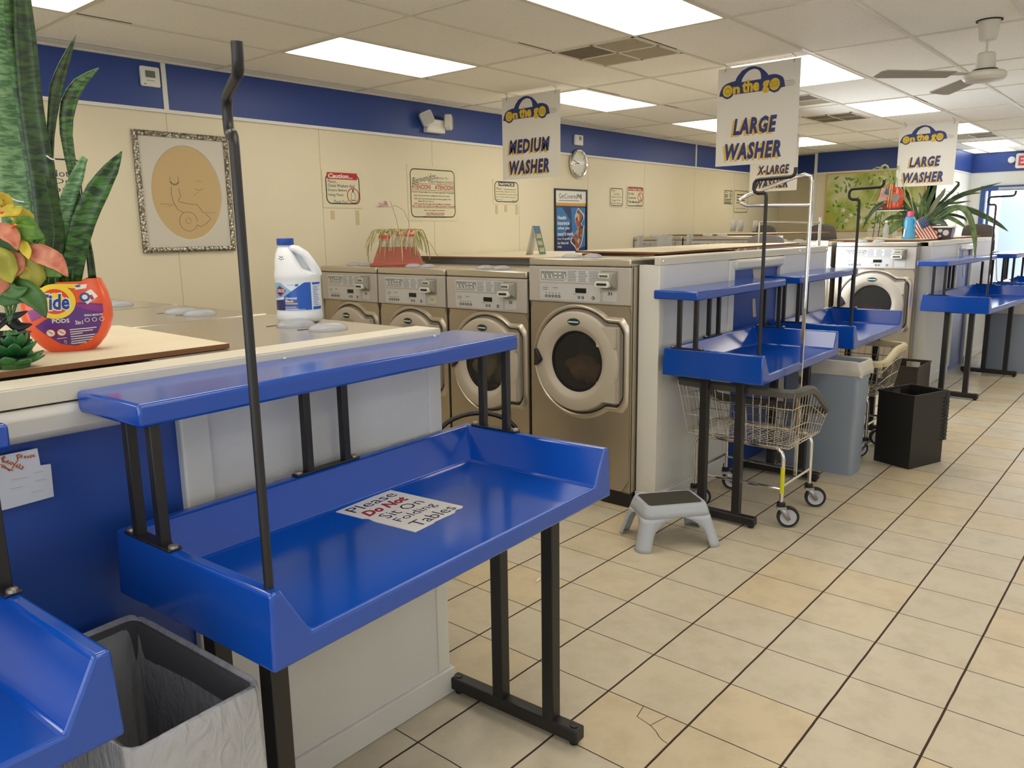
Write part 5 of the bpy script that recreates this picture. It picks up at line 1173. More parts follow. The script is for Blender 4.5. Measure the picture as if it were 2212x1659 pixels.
wrap_poly(b, [(-.042, .052), (.018, .052), (.018, .0535), (-.042, .0535)], off=.0012, n=6)
b.build('lettering', m_signw, lab)
b = MB(); wrap_poly(b, [(-.044, .0715), (-.005, .0715), (-.005, .0765), (-.044, .0765)], off=.0012, n=5); b.build('orange_bar', mat('label_orange', 'e0a63a', .4), lab)
b = MB(); rg = random.Random(8)
for k in range(12): wrap_poly(b, [(.047, .065 + k * .006), (.047 + rg.uniform(.015, .036), .065 + k * .006), (.047 + rg.uniform(.015, .036), .0672 + k * .006), (.047, .0672 + k * .006)], off=.001, n=4)
curved_text(b, 'CloroxPro', -.035, -.012, .1385, .142, off=.001); wrap_poly(b, [(-.01, .134), (.0, .136), (.0, .144), (-.01, .142)], off=.001, n=3)
b.build('small_print', mat('print_blue', '4467a8', .5), lab)
b = MB(); 
for x, z in ((-.052, .232), (-.047, .236), (-.043, .238), (-.05, .24), (-.041, .231), (-.047, .229)):
    b.lathe([(0, 0), (.0022, .0008), (0, .001)], 6, Matrix.Translation((x + .0, -.0425 - (.24 - z) * .5, z)) @ Matrix.Rotation(R(75), 4, 'X'))
b.build('scuff_marks', m_ink, t)
# orange detergent tub with snake plant
P = (-1.985, .545); tz = 1.3415
t = thing('detergent_tub', 'orange detergent pods tub with a purple label, cut open and used as a planter', 'detergent tub', (P[0], P[1], tz), facing(P) + PI / 2 - .08); t.scale = (1.15, 1.1, 1.08)
m_tub = mat('tub_orange', 'e4562c', .28, coat=.3); ms = .90
b = MB(); rings = []
zs = [0, .004, .012, .03, .055, .085, .115, .14, .16, .172]
hw_ = [.052, .058, .068, .084, .098, .1055, .1045, .1, .093, .086]
for z, hw2 in zip(zs, hw_):
    ring = []
    for j in range(40):
        a = 2 * PI * j / 40; c, s = math.cos(a), math.sin(a); q = (abs(c) ** 2.6 + abs(s) ** 2.6) ** (-1 / 2.6)
        zz = z
        x = hw2 * c * q; y = (.036 + .022 * math.sin(min(1, z / .17) * PI)) * s * q
        if z == zs[-1]: zz = z - (.012 if x < -.02 else 0) + (.006 if x > .05 else 0)
        ring.append((x * ms, y * ms, zz))
    rings.append(ring)
inner = [[(x * .94, y * .9, z) for x, y, z in rings[-1]], [(x * .9, y * .86, .12) for x, y, z in rings[6]]]
b.strip(rings + inner, True, True); b.build('body', m_tub, t, angle=50)
b = MB(); b.lathe([(0, .121), (.09, .122)], 30, sy=.5, cap=True); b.build('soil', mat('soil', '2a1f17', .95), t)
lab = None
def tubsurf(x, z, off=.0008):
    hw2 = None
    for k in range(len(zs) - 1):
        if zs[k] <= z <= zs[k + 1]:
            f = (z - zs[k]) / (zs[k + 1] - zs[k]); hw2 = hw_[k] + (hw_[k + 1] - hw_[k]) * f
    if hw2 is None: hw2 = hw_[-1]
    dy = .036 + .022 * math.sin(min(1, z / .17) * PI); u = min(.985, abs(x / ms) / hw2)
    return (x, -(dy * (1 - u ** 2.6) ** (1 / 2.6)) * ms - off, z)
def tubpoly(mb, poly, off=.001, n=10):
    us = [p[0] for p in poly]; u0, u1 = min(us), max(us); rows = []
    for k in range(n + 1):
        u = min(max(u0 + (u1 - u0) * k / n, u0 + 1e-7), u1 - 1e-7); ys = []
        for i in range(len(poly)):
            (a, c), (d, e) = poly[i], poly[(i + 1) % len(poly)]
            if abs(a - d) > 1e-9 and min(a, d) <= u <= max(a, d): ys.append(c + (e - c) * (u - a) / (d - a))
        if len(ys) < 2: continue
        lo, hi = min(ys), max(ys); rows.append([tubsurf(u, lo + (hi - lo) * q / 8, off) for q in range(9)])
    mb.strip(rows, closed=False, cap=False)
def tubtext(mb, s, x0, x1, z0, z1, off, **k):
    q = MB(); put_text(q, s, x0, x1, z0, z1, 0, **k); mb.add([tubsurf(v[0], v[1], off) for v in q.v], q.f)
def tubring(mb, cx, cz, r1, r0, off, n=28, ys=1.0):
    a = [tubsurf(cx + r1 * math.cos(2 * PI * i / n), cz + ys * r1 * math.sin(2 * PI * i / n), off) for i in range(n)]
    if r0 <= 0: 
        mid = [tubsurf(cx + r1 * .5 * math.cos(2 * PI * i / n), cz + ys * r1 * .5 * math.sin(2 * PI * i / n), off) for i in range(n)]
        mb.strip([a, mid, [tubsurf(cx, cz, off)] * n], True, False)
    else: mb.strip([a, [tubsurf(cx + r0 * math.cos(2 * PI * i / n), cz + ys * r0 * math.sin(2 * PI * i / n), off) for i in range(n)]], True, False)
b = MB(); tubpoly(b, [(-.066, .068), (-.05, .05), (-.02, .022), (.01, .014), (.035, .022), (.06, .045), (.073, .075), (.076, .10), (.076, .115), (.03, .122), (-.01, .11), (-.04, .085)], .0008, 18); lab = b.build('label', mat('label_purple', '5a2f7c', .35), t)
b = MB(); tubpoly(b, [(.005, .12), (.076, .113), (.076, .094), (.04, .104)], .0012); tubpoly(b, [(-.078, .105), (-.045, .115), (-.05, .09), (-.072, .08)], .0012); b.build('magenta_band', mat('label_magenta', '8a2a78', .35), lab)
b = MB(); tubring(b, -.02, .126, .042, .030, .0016); tubring(b, -.02, .126, .021, 0, .0016); tubpoly(b, [(-.012, .168), (.03, .166), (.025, .155), (.005, .158)], .0014); b.build('yellow_rings', mat('label_yellow2', 'e8c83a', .4), lab)
b = MB(); tubring(b, -.02, .126, .030, .021, .0015); b.build('orange_ring', mat('label_orange_red', 'd8432a', .4), lab)
b = MB(); tubtext(b, 'Tide', -.056, .012, .103, .147, .0020, shear=.12, bold=.075); b.build('brand_outline', m_signw, lab)
b = MB(); tubtext(b, 'Tide', -.053, .009, .106, .144, .0026, shear=.12, bold=.03); b.build('brand_lettering', mat('brand_blue', '22408e', .4), lab)
b = MB(); tubtext(b, 'PODS', -.030, .005, .074, .084, .0016, bold=.02); tubtext(b, '3in1', .016, .032, .068, .078, .0016, bold=.02); tubtext(b, 'SPRING MEADOW', .036, .074, .087, .092, .0016, bold=.02)
for k, ln in enumerate((.055, .047, .025, .05, .046, .043, .03)): tubpoly(b, [(.003, .055 - k * .006), (.003 + ln, .057 - k * .0058), (.003 + ln, .0592 - k * .0058), (.003, .0572 - k * .006)], .0014, 4)
tubtext(b, '1.81 kg (4 LB) 64 OZ', .0, .034, .018, .024, .0016); tubtext(b, '72', -.012, -.006, .022, .03, .0016); tubpoly(b, [(-.025, .034), (-.005, .036), (-.005, .0375), (-.025, .0355)], .0014, 4)
for cx in (.041, .056, .071): tubring(b, cx, .078, .0052, .004, .0016, 14)
tubring(b, -.036, .05, .0085, 0, .0014, 18); tubring(b, -.014, .051, .0085, 0, .0014, 18); tubpoly(b, [(.03, .137), (.055, .153), (.068, .134), (.045, .116)], .0016); tubpoly(b, [(.021, .163), (.048, .165), (.047, .155), (.022, .152)], .0016)
b.build('lettering', m_signw, lab)
b = MB()
for cx in (-.036, -.014): tubring(b, cx, .05, .0105, .0085, .0018, 18); tubpoly(b, [(cx - .006, .055), (cx - .005, .0565), (cx + .006, .0465), (cx + .005, .045)], .002, 3)
tubpoly(b, [(.05, .137), (.056, .14), (.06, .128), (.054, .125)], .002, 3); b.build('red_marks', m_red, lab)
b = MB(); tubring(b, .041, .134, .011, .006, .002, 16); tubpoly(b, [(.022, .1625), (.034, .1635), (.034, .159), (.023, .158)], .002, 3); b.build('blue_marks', mat('brand_blue', '22408e'), lab)
# ============================================================ PLANTS ON THE NEAREST MACHINES
def leaf_mat(name, c1, c2, scale=9, rough=.35, band=True, edge=None):
    m, nt, bs = nmat(name); tc = nt.nodes.new('ShaderNodeTexCoord')
    mp = nt.nodes.new('ShaderNodeMapping'); mp.inputs['Scale'].default_value = (1, 1, 3.2 if band else 1); nt.links.new(tc.outputs['Object'], mp.inputs[0])
    n = nt.nodes.new('ShaderNodeTexNoise'); n.inputs['Scale'].default_value = scale; n.inputs['Detail'].default_value = 5; n.inputs['Distortion'].default_value = .6; nt.links.new(mp.outputs[0], n.inputs['Vector'])
    r = nt.nodes.new('ShaderNodeValToRGB'); r.color_ramp.elements[0].position = .4; r.color_ramp.elements[0].color = hexc(c1); r.color_ramp.elements[1].position = .6; r.color_ramp.elements[1].color = hexc(c2)
    nt.links.new(n.outputs['Fac'], r.inputs['Fac']); nt.links.new(r.outputs[0], bs.inputs['Base Color']); bs.inputs['Roughness'].default_value = rough
    return m
m_snake = leaf_mat('snake_leaf', '1a3012', '44742e', 30); m_snake2 = leaf_mat('snake_leaf_pale', '3f6a3c', '7a9e6c', 34); m_snake3 = leaf_mat('snake_leaf_dark', '16280f', '33501c', 26)
def leaf_px(px, base, depth, ws, m, t, name='leaf', fold=.25, n=14, lab=None):
    """blade through the given sightings, standing on the pot's own plane; depth pushes the tip away from the visitor"""
    P = [up(x, y, base, depth * i / max(1, len(px) - 1)) for i, (x, y) in enumerate(px)]
    # resample with Catmull-Rom
    Q = []; W_ = []
    for i in range(len(P) - 1):
        p0, p1, p2, p3 = P[max(0, i - 1)], P[i], P[i + 1], P[min(len(P) - 1, i + 2)]
        k = max(2, n // (len(P) - 1))
        for s in range(k):
            u = s / k
            Q.append(.5 * ((2 * p1) + (p2 - p0) * u + (2 * p0 - 5 * p1 + 4 * p2 - p3) * u * u + (3 * p1 - p0 - 3 * p2 + p3) * u ** 3)); W_.append(ws[i] + (ws[i + 1] - ws[i]) * u)
    Q.append(P[-1]); W_.append(ws[-1])
    o = t.location; b = MB(); vn = (CAM - P[0]); vn.z = 0
    b.ribbon([q - o for q in Q], vn, W_, fold); ob = b.build(name, m, t, angle=60, solid=.003)
    return ob
SP = (-1.985, .56)
t = thing('snake_plant', 'tall snake plant growing out of the orange detergent tub', 'plant', (SP[0], SP[1], 1.47))
pxw = 1 / 1700 * 2.10
def lw(*a): return [q * pxw for q in a]
for px, ws, d, m in [
    ([(30, 640), (40, 480), (25, 250), (5, 60), (-15, -120)], lw(36, 60, 75, 70, 40), .05, m_snake2),
    ([(120, 620), (95, 420), (62, 220), (40, 60), (20, -90)], lw(40, 52, 50, 46, 26), .0, m_snake),
    ([(110, 625), (100, 440), (70, 240), (55, 80), (45, -60)], lw(40, 46, 42, 38, 22), -.03, m_snake3),
    ([(70, 625), (60, 480), (22, 300), (-2, 160)], lw(34, 40, 46, 30), .06, m_snake2),
    ([(135, 620), (120, 470), (108, 340), (112, 260), (122, 190), (138, 140), (163, 76)], lw(34, 26, 13, 17, 25, 18, 2), .04, m_snake3),
    ([(150, 620), (165, 470), (158, 380), (143, 290), (148, 225), (172, 180), (213, 147)], lw(36, 22, 18, 24, 30, 24, 2), .08, m_snake),
    ([(140, 620), (136, 520), (140, 450), (165, 385), (178, 350), (184, 340)], lw(38, 32, 30, 26, 15, 11), -.02, m_snake2),
    ([(160, 618), (160, 560), (180, 480), (212, 410), (240, 365), (263, 327)], lw(26, 44, 46, 44, 30, 2), -.05, m_snake),
    ([(200, 606), (193, 545), (184, 500), (170, 440), (160, 400)], lw(16, 14, 12, 11, 8), .05, m_snake3),
    ([(100, 625), (85, 560), (62, 440), (30, 360), (-15, 300)], lw(30, 28, 22, 18, 14), .04, m_snake2),
    ([(90, 625), (50, 480), (25, 380), (0, 260)], lw(34, 30, 24, 12), .09, m_snake),
    ([(115, 625), (122, 560), (128, 500), (118, 440), (100, 380)], lw(24, 22, 20, 16, 8), -.06, m_snake3)]:
    leaf_px(px, SP, d, ws, m, t)
b = MB(); 
for (a, c) in (((100, 336), (119, 345)), ((24, 428), (52, 436))):
    p, q = up(a[0], a[1], SP, -.03) - t.location, up(c[0], c[1], SP, -.03) - t.location; b.tube([p, (p + q) / 2 + Vector((0, 0, -.003)), q], .0022, 6)
tw = b.build('twist_tie', mat('tie_white', 'd2cfc4', .5), t)
# poinsettia with yellow, salmon and green leaves
PP = (-2.13, .352)
t = thing('poinsettia', 'poinsettia with yellow, salmon and green leaves at the left edge, before the orange tub', 'plant', (PP[0], PP[1], 1.343))
m_py = leaf_mat('poin_yellow', 'b89a1c', 'd9c64a', 20, .5, False); m_pg = leaf_mat('poin_green', '3f6a14', '6f9a22', 14, .45, False); m_po = leaf_mat('poin_salmon', 'b8624a', 'd08a68', 30, .5, False); m_pd = leaf_mat('poin_dark_green', '24451a', '3f6a28', 12, .45, False); m_pol = leaf_mat('poin_olive', '8a8a24', 'a8a038', 16, .5, False)
b = MB(); b.lathe([(0, 0), (.05, 0), (.062, .075), (.066, .078), (.058, .078), (.05, .06), (0, .06)], 24, Matrix.Translation((-.07, .03, .0))); b.build('pot', m_black, t)
pw = 1 / 1700 * 1.9
def pl(px, wmax, m, d, fold=.3):
    P = [(px[0][0], px[0][1])] + list(px[1:]); k = len(P); ws = []
    for i in range(k):
        f = i / (k - 1); ws.append(wmax * pw * (math.sin(PI * min(1, (f * .86 + .1))) ** .8) if i < k - 1 else .001)
    leaf_px(px, PP, d, ws, m, t, 'leaf', fold, 12)
for px, wm, m, d in [
    ([(-10, 680), (20, 690), (40, 705), (70, 700)], 26, m_black, .01), ([(-10, 715), (15, 690), (40, 680), (60, 672)], 14, m_black, .0),
    ([(45, 545), (70, 545), (110, 575), (148, 597)][:0] or [(30, 520), (60, 530), (80, 540), (97, 515)], 22, m_pg, .0),
    ([(52, 545), (85, 548), (120, 565), (147, 598)], 44, m_po, -.05),
    ([(20, 500), (40, 490), (60, 480), (94, 512)], 30, m_pg, -.01), ([(15, 495), (45, 500), (75, 505), (97, 516)], 34, m_pg, -.02),
    ([(-5, 465), (20, 455), (35, 455), (48, 446)], 26, m_py, .0), ([(-10, 440), (5, 430), (15, 440), (30, 455)], 30, m_py, .01),
    ([(30, 480), (45, 470), (55, 475), (66, 500)], 40, m_py, .03), ([(-10, 500), (10, 500), (25, 510), (32, 530)], 40, m_pol, -.01),
    ([(-10, 490), (10, 500), (28, 515), (38, 540)], 36, m_po, -.04), ([(30, 540), (35, 560), (35, 580), (30, 600)], 34, m_po, -.02),
    ([(-10, 540), (5, 560), (15, 590), (25, 612)], 50, m_pol, -.03), ([(40, 560), (60, 580), (70, 600), (60, 640)], 56, m_pol, -.01),
    ([(30, 575), (45, 590), (45, 610), (40, 625)], 40, m_py, .0), ([(-20, 560), (-5, 580), (0, 610), (-10, 640)], 50, m_po, -.02),
    ([(20, 615), (50, 625), (80, 650), (99, 687)], 46, m_pd, -.06), ([(-20, 600), (10, 620), (35, 630), (60, 622)], 36, m_pd, -.04),
    ([(60, 570), (90, 585), (115, 590), (133, 597)], 20, m_pg, -.02), ([(40, 520), (50, 530), (58, 545), (62, 560)], 22, m_py, -.03),
    ([(70, 560), (78, 540), (85, 525), (95, 505)], 12, m_pd, .02), ([(-10, 520), (10, 535), (25, 555), (18, 580)], 40, m_pd, .0), ([(-20, 640), (10, 650), (40, 645), (60, 655)], 24, m_pd, -.02)]:
    pl(px, wm, m, d)
b = MB()
for px in ([(20, 700), (25, 620), (30, 540)], [(20, 700), (40, 640), (55, 560)], [(20, 700), (0, 600), (-5, 500)]):
    b.tube([up(x, y, PP) - t.location for x, y in px], .0035, 6)
b.build('stem', m_pd, t)
b = MB()
for x, y in ((3, 458), (28, 490), (33, 487)):
    b.lathe([(0, -.005), (.006, 0), (0, .005)], 8, Matrix.Translation(up(x, y, PP, -.03) - t.location))
b.build('berries', mat('berry_orange', 'd2521c', .4), t)
# green rosette succulent
SQ = (-2.19, .372)
t = thing('succulent', 'small dark green rosette succulent at the left edge below the poinsettia', 'plant', (SQ[0] + .0, SQ[1] - .035, 1.342))
m_suc = leaf_mat('succulent_leaf', '1d5426', '3f7d3e', 10, .3, False); rg = random.Random(4)
b = MB(); b.lathe([(0, 0), (.03, 0), (.035, .02), (0, .02)], 18); b.build('base', m_pd, t)
for ring, (nn_, rad, z, L, tilt) in enumerate(((9, .012, .012, .055, 12), (9, .010, .03, .05, 28), (7, .008, .045, .042, 48), (5, .005, .055, .034, 66))):
    for k in range(nn_):
        a = 2 * PI * (k + ring * .4) / nn_ + rg.uniform(-.1, .1); Mq = Matrix.Rotation(a, 4, 'Z') @ Matrix.Translation((rad, 0, z)) @ Matrix.Rotation(R(-tilt + rg.uniform(-5, 5)), 4, 'Y')
        b = MB(); rr = []
        for i in range(7):
            f = i / 6; w = L * .36 * math.sin(PI * (.12 + .86 * f)) ** .7; h = .006 * math.sin(PI * (.1 + .85 * f)) + .001
            rr.append([(L * f, w * math.cos(q), h * math.sin(q) + .006 * f * f) for q in [2 * PI * s / 10 for s in range(10)]])
        b.strip(rr, True, True, False, Mq); b.build('leaf', m_suc, t, angle=60)
# ============================================================ ON WASHERS 31 TO 34
PB = (1.27, 2.95)
zt2 = 1.3905
t = thing('planter', 'terracotta trapezoid planter with a white inner box, on top of washers 33 and 34', 'planter', (1.30, 2.93, zt2), R(-49))
m_tan = mat('planter_terracotta', 'a8543c', .45)
b = MB(); b.strip([[(x * .205, y * .10, 0) for x, y in ((-1, -1), (1, -1), (1, 1), (-1, 1))], [(x * .205, y * .10, .02) for x, y in ((-1, -1), (1, -1), (1, 1), (-1, 1))], [(x * .185, y * .09, .022) for x, y in ((-1, -1), (1, -1), (1, 1), (-1, 1))], [(x * .14, y * .075, .145) for x, y in ((-1, -1), (1, -1), (1, 1), (-1, 1))]]); b.build('stand', m_tan, t, bevel=.004)
b = MB(); b.strip([[(x * .135 + .015, y * .07, .146) for x, y in ((-1, -1), (1, -1), (1, 1), (-1, 1))], [(x * .14 + .015, y * .075, .235) for x, y in ((-1, -1), (1, -1), (1, 1), (-1, 1))], [(x * .13 + .015, y * .065, .235) for x, y in ((-1, -1), (1, -1), (1, 1), (-1, 1))], [(x * .13 + .015, y * .065, .2) for x, y in ((-1, -1), (1, -1), (1, 1), (-1, 1))]]); b.build('inner_box', mat('rustic_white', 'cfc6b2', .7, var=.12, vscale=30), t)
b = MB(); b.box(.0, .156, -.078, -.072, .225, .24); b.box(-.13, -.03, -.077, -.071, .21, .235); b.build('red_band', mat('band_red', 'c64a3a', .5), t)
b = MB(); b.add([(.02, -.074, .24), (.15, -.074, .24), (.17, -.02, .268), (.1, .0, .29), (.03, -.02, .265)], [(0, 1, 2, 3, 4)]); b.add([(-.11, -.075, .2), (-.05, -.077, .19), (-.03, -.077, .235), (-.1, -.077, .24)], [(0, 1, 2, 3)]); b.build('pink_wrap', mat('wrap_pink', 'd98a86', .5), t)
b = MB(); b.lathe([(0, .228), (.13, .23)], 24, Matrix.Translation((.015, 0, 0)), sy=.5); b.build('soil', mat('soil', '2a1f17'), t)
t2 = thing('spider_plant', 'drooping half dried spider plant in the tan planter', 'plant', (1.30, 2.93, zt2 + .23), R(-49))
m_sp = leaf_mat('spider_leaf', '7c8440', 'a39a62', 20, .5, False); m_sp2 = leaf_mat('spider_leaf_dry', 'a58a62', 'c2a884', 20, .6, False); m_sp3 = leaf_mat('spider_leaf_pink', '9a7a6c', 'b79a8e', 20, .6, False)
rg = random.Random(11)
for k in range(64):
    x0 = rg.uniform(-.13, .15); a = rg.uniform(-PI, 0) if rg.random() < .8 else rg.uniform(0, PI); L = rg.uniform(.06, .14); dz = rg.uniform(.05, .22); y0 = rg.uniform(-.05, .04)
    if k % 3 == 0: a = rg.choice((-PI + rg.uniform(-.4, .4), rg.uniform(-.4, .4)))
    pts = []
    for i in range(8):
        f = i / 7; r = L * (1 - (1 - f) ** 2); pts.append((x0 + r * math.cos(a), y0 * (1 - f) + (-.06 if math.sin(a) < 0 else .03) * f + r * math.sin(a) * .8, .02 + .05 * math.sin(PI * min(1, f * 1.6)) * (1 - f) - dz * f * f))
    b = MB(); b.ribbon(pts, (math.sin(a), -math.cos(a), .3) if False else (0, -1, .4), [.003 + .007 * math.sin(PI * (.15 + .8 * i / 7)) for i in range(8)], .2); b.build('leaf', (m_sp, m_sp2, m_sp)[k % 3], t2, angle=60)
b = MB(); b.tube([(.02, 0, 0), (.0, 0, .12), (-.04, 0, .26)], .002, 5); b.tube([(.09, 0, .02), (.095, 0, .1), (.06, 0, .19), (.0, 0, .225), (-.06, 0, .215)], .0022, 5); b.tube([(.16, -.02, .01), (.2, -.02, -.0), (.26, -.02, -.07), (.31, -.02, -.16)], .002, 5); b.build('runner', m_sp, t2)
for k in range(9):
    a = R(150 + rg.uniform(-60, 60)); b = MB(); b.ribbon([(-.06, 0, .215), (-.06 + .05 * math.cos(a), -.005, .215 + .05 * math.sin(a) * .6), (-.06 + .1 * math.cos(a), -.01, .205 + .06 * math.sin(a))], (0, -1, .2), [.006, .012, .002], .2); b.build('leaf', m_sp3, t2)
# tent card
cpos = onz(1140, 563, 1.449)
t = thing('tent_card', 'blue folded tent card with yellow words LAVAR PARA GANAR on a pale board', 'tent card', (2.31, 2.37, 1.4495), R(12))
# card faces -y locally; folded along the top
Lw, hh, sp_ = .062, .235, .062
b = MB(); 
for s in (-1, 1): b.add([(-Lw, s * sp_, 0), (Lw, s * sp_, 0), (Lw, s * .002, hh), (-Lw, s * .002, hh)], [(0, 1, 2, 3)])
b.build('card', mat('card_white', 'd6d4c6', .5), t, solid=.002)
n_ = Vector((0, -hh, sp_ - .002)).normalized(); yv = Vector((0, sp_ - .002, hh)).normalized()
n_ = Vector((0, -yv.z, yv.y)); Mc = Matrix(((1, 0, 0, 0), (0, yv.y, n_.y, -sp_), (0, yv.z, n_.z, 0), (0, 0, 0, 1))); ln = math.hypot(hh, sp_)
b = MB(); b.box(-Lw + .002, Lw - .002, .003, ln - .004, .0012, .002, Mc); b.build('blue_face', mat('card_blue', '4a6486', .5), t)
b = MB(); q = MB()
for i, s in enumerate(('LAVAR', 'PARA', 'GANAR')): put_text(q, s, -.045, .045, .135 - i * .058, .175 - i * .058, .0026, bold=.04)
put_text(q, '~', .005, .02, .062, .066, .0026, bold=.03); b.add(q.v, q.f, Mc); b.build('lettering', mat('card_yellow', 'd6d03c', .5), t)
# raised clear soap lids seen over the boards
for i, (x, y, hq, wq) in enumerate(((2.05, 1.92, .17, .075), (2.20, 1.62, .18, .15), (2.55, 1.42, .18, .075))): pass
def scoop(label, px0, px1, py0, py1, X):
    a, c = onX(px0, py1, X), onX(px1, py0, X); b = MB(); n = 8; rows = []
    for i in range(n + 1):
        f = i / n; y = a.y + (c.y - a.y) * f; bow = .03 * math.sin(PI * f)
        rows.append([(X + bow, y, a.z), (X + bow * .8 + .02, y, (a.z + c.z) / 2), (X + bow * .3 + .03, y, c.z)])
    b.strip(rows, closed=False, cap=False); o = b.build('soap_scoop', mat('scoop_grey', 'a3a39e', .45), solid=.003); return tag(o, label, 'soap scoop', 'grey plastic soap scoops standing on the middle washer row')
scoop('narrow grey plastic scoop, leftmost of the three standing before the far washers', 1372, 1386, 509, 545, 2.95)
scoop('wide pale grey plastic scoop, middle of the three standing before the far washers', 1415, 1449, 508, 543, 2.95)
scoop('leaning grey plastic scoop, rightmost of the three standing before the far washers', 1479, 1493, 505, 540, 2.95)
scoop('grey plastic scoop on the far boards, left of its pair by the black hanger rod', 1577, 1590, 475, 500, 6.3)
scoop('grey plastic scoop on the far boards, just left of the black hanger rod', 1594, 1605, 475, 500, 6.3)
scoop('pale grey scoop on the far boards, just right of the black hanger rod', 1624, 1634, 476, 500, 6.3)
# ============================================================ FAR PLANTS AND ODDS ON THE FAR ROW (top 1.497)
zf = 1.4975
m_jugr = mat('jug_orange_red', 'd8482a', .3, coat=.2)
BP = (6.9, .5)
t = thing('leafy_plant', 'large long leaved green plant in a dark box on the far washer row', 'plant', (7.15, .60, zf))
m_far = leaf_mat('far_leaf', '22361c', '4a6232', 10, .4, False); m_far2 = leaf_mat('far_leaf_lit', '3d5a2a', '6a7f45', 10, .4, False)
def fl_(px, wmax, m, d=0.0):
    k = len(px); ws = [wmax * (.5 + .5 * math.sin(PI * min(.98, .25 + .7 * i / (k - 1)))) / 1700 * 7.6 if i < k - 1 else .002 for i in range(k)]
    leaf_px(px, (7.15, .60), d, ws, m, t, 'leaf', .3, 12)
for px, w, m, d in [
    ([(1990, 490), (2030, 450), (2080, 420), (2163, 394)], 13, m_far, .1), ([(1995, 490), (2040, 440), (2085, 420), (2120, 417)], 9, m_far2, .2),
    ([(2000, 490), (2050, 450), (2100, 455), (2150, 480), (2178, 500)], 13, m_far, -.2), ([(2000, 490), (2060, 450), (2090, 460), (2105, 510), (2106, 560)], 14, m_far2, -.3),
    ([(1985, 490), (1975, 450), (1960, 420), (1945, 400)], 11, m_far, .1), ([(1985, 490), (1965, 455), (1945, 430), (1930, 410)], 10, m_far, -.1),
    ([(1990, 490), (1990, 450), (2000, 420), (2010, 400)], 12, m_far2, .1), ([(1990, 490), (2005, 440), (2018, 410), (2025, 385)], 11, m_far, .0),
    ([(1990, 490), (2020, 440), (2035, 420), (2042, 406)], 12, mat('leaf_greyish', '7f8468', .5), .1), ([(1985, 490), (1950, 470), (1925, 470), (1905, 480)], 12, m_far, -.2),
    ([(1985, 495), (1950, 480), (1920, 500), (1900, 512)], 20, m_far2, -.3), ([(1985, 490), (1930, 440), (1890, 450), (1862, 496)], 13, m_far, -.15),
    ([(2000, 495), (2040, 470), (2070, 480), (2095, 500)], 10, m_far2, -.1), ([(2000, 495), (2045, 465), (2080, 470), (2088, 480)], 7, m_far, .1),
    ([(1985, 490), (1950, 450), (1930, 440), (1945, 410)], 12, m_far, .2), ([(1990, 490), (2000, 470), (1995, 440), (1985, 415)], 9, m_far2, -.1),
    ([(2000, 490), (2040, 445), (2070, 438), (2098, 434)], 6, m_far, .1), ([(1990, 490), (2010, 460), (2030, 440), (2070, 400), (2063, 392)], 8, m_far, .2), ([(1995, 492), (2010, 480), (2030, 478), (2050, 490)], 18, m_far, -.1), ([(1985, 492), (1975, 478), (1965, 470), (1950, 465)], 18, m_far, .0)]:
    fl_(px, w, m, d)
b = MB(); b.box(-.12, .12, -.06, .20, 0, .17); b.build('pot_box', mat('box_navy', '2b3050', .5), t)
b = MB(); put_text(b, 'A', .02, .08, .09, .14, 0, bold=.04); o = MB(); o.add([( -.1205, -v[0] + .14, v[1]) for v in b.v], b.f); o.box(-.121, -.12, -.02, .1, .01, .035); o.build('yellow_print', mat('print_yellow', 'd8c83a', .5), t)
# wire stand with jug planter
t = thing('plant_stand', 'thin wire plant stand with a glass top on the far washer row', 'plant stand', (7.05, .93, zf))
b = MB()
for x, y in ((-.1, -.14), (-.1, .14), (.1, -.14), (.1, .14)): b.tube([(x, y * 1.15, 0), (x, y, .325)], .004, 6)
b.tube([(-.1, -.14, .325), (-.1, .14, .325), (.1, .14, .325), (.1, -.14, .325)], .005, 6, loop=True); b.build('frame', m_black, t)
b = MB(); b.box(-.11, .11, -.15, .15, .305, .318); b.build('shelf', mat('glass_teal', '9fb3ac', .2), t)
t = thing('jug_planter', 'red orange detergent jug cut open as a planter on the wire stand', 'planter', (7.05, .93, zf + .3305), -.2 - PI / 2 + .0)
b = MB(); b.lathe([(0, 0), (.1, 0), (.115, .02), (.118, .12), (.1, .2), (.07, .25), (.05, .27), (.045, .25), (.08, .18), (.1, .1)], 28, sy=.6, ex=2.6); b.build('body', m_jugr, t)
b = MB(); b.lathe([(.02, -.005), (.05, .0), (.05, .005), (.0, .006)], 16, Matrix.Translation((.06, -.068, .12)) @ Matrix.Rotation(PI / 2, 4, 'X')); b.build('label', mat('label_greyish', '8a807a', .5), t)
t = thing('spider_plant', 'pale spider plant spilling from the red jug before the mural', 'plant', (7.05, .93, zf + .58))
rg = random.Random(21); m_pale = leaf_mat('pale_spider', '8d9a58', 'c2bd84', 12, .5, False)
for k in range(30):
    a = rg.uniform(0, 2 * PI); L = rg.uniform(.14, .34); dz = rg.uniform(-.25, .45); pts = []
    for i in range(7):
        f = i / 6; pts.append((L * f * math.cos(a) * .6, L * f * math.sin(a), .16 * math.sin(PI * f * .8) * (1.3 if dz < 0 else .8) - max(0, dz) * f * f + (-dz * .3 * f if dz < 0 else 0)))
    b = MB(); b.ribbon(pts, (-1, 0, .2), [.006 + .007 * math.sin(PI * min(1, .2 + .75 * i / 6)) for i in range(7)], .2); b.build('leaf', m_pale, t)
m_fr = mat('flag_red', 'a83a34', .6); m_fw = mat('flag_white', 'd6cfc0', .6); m_fb = mat('flag_blue', '2f3a5c', .6)
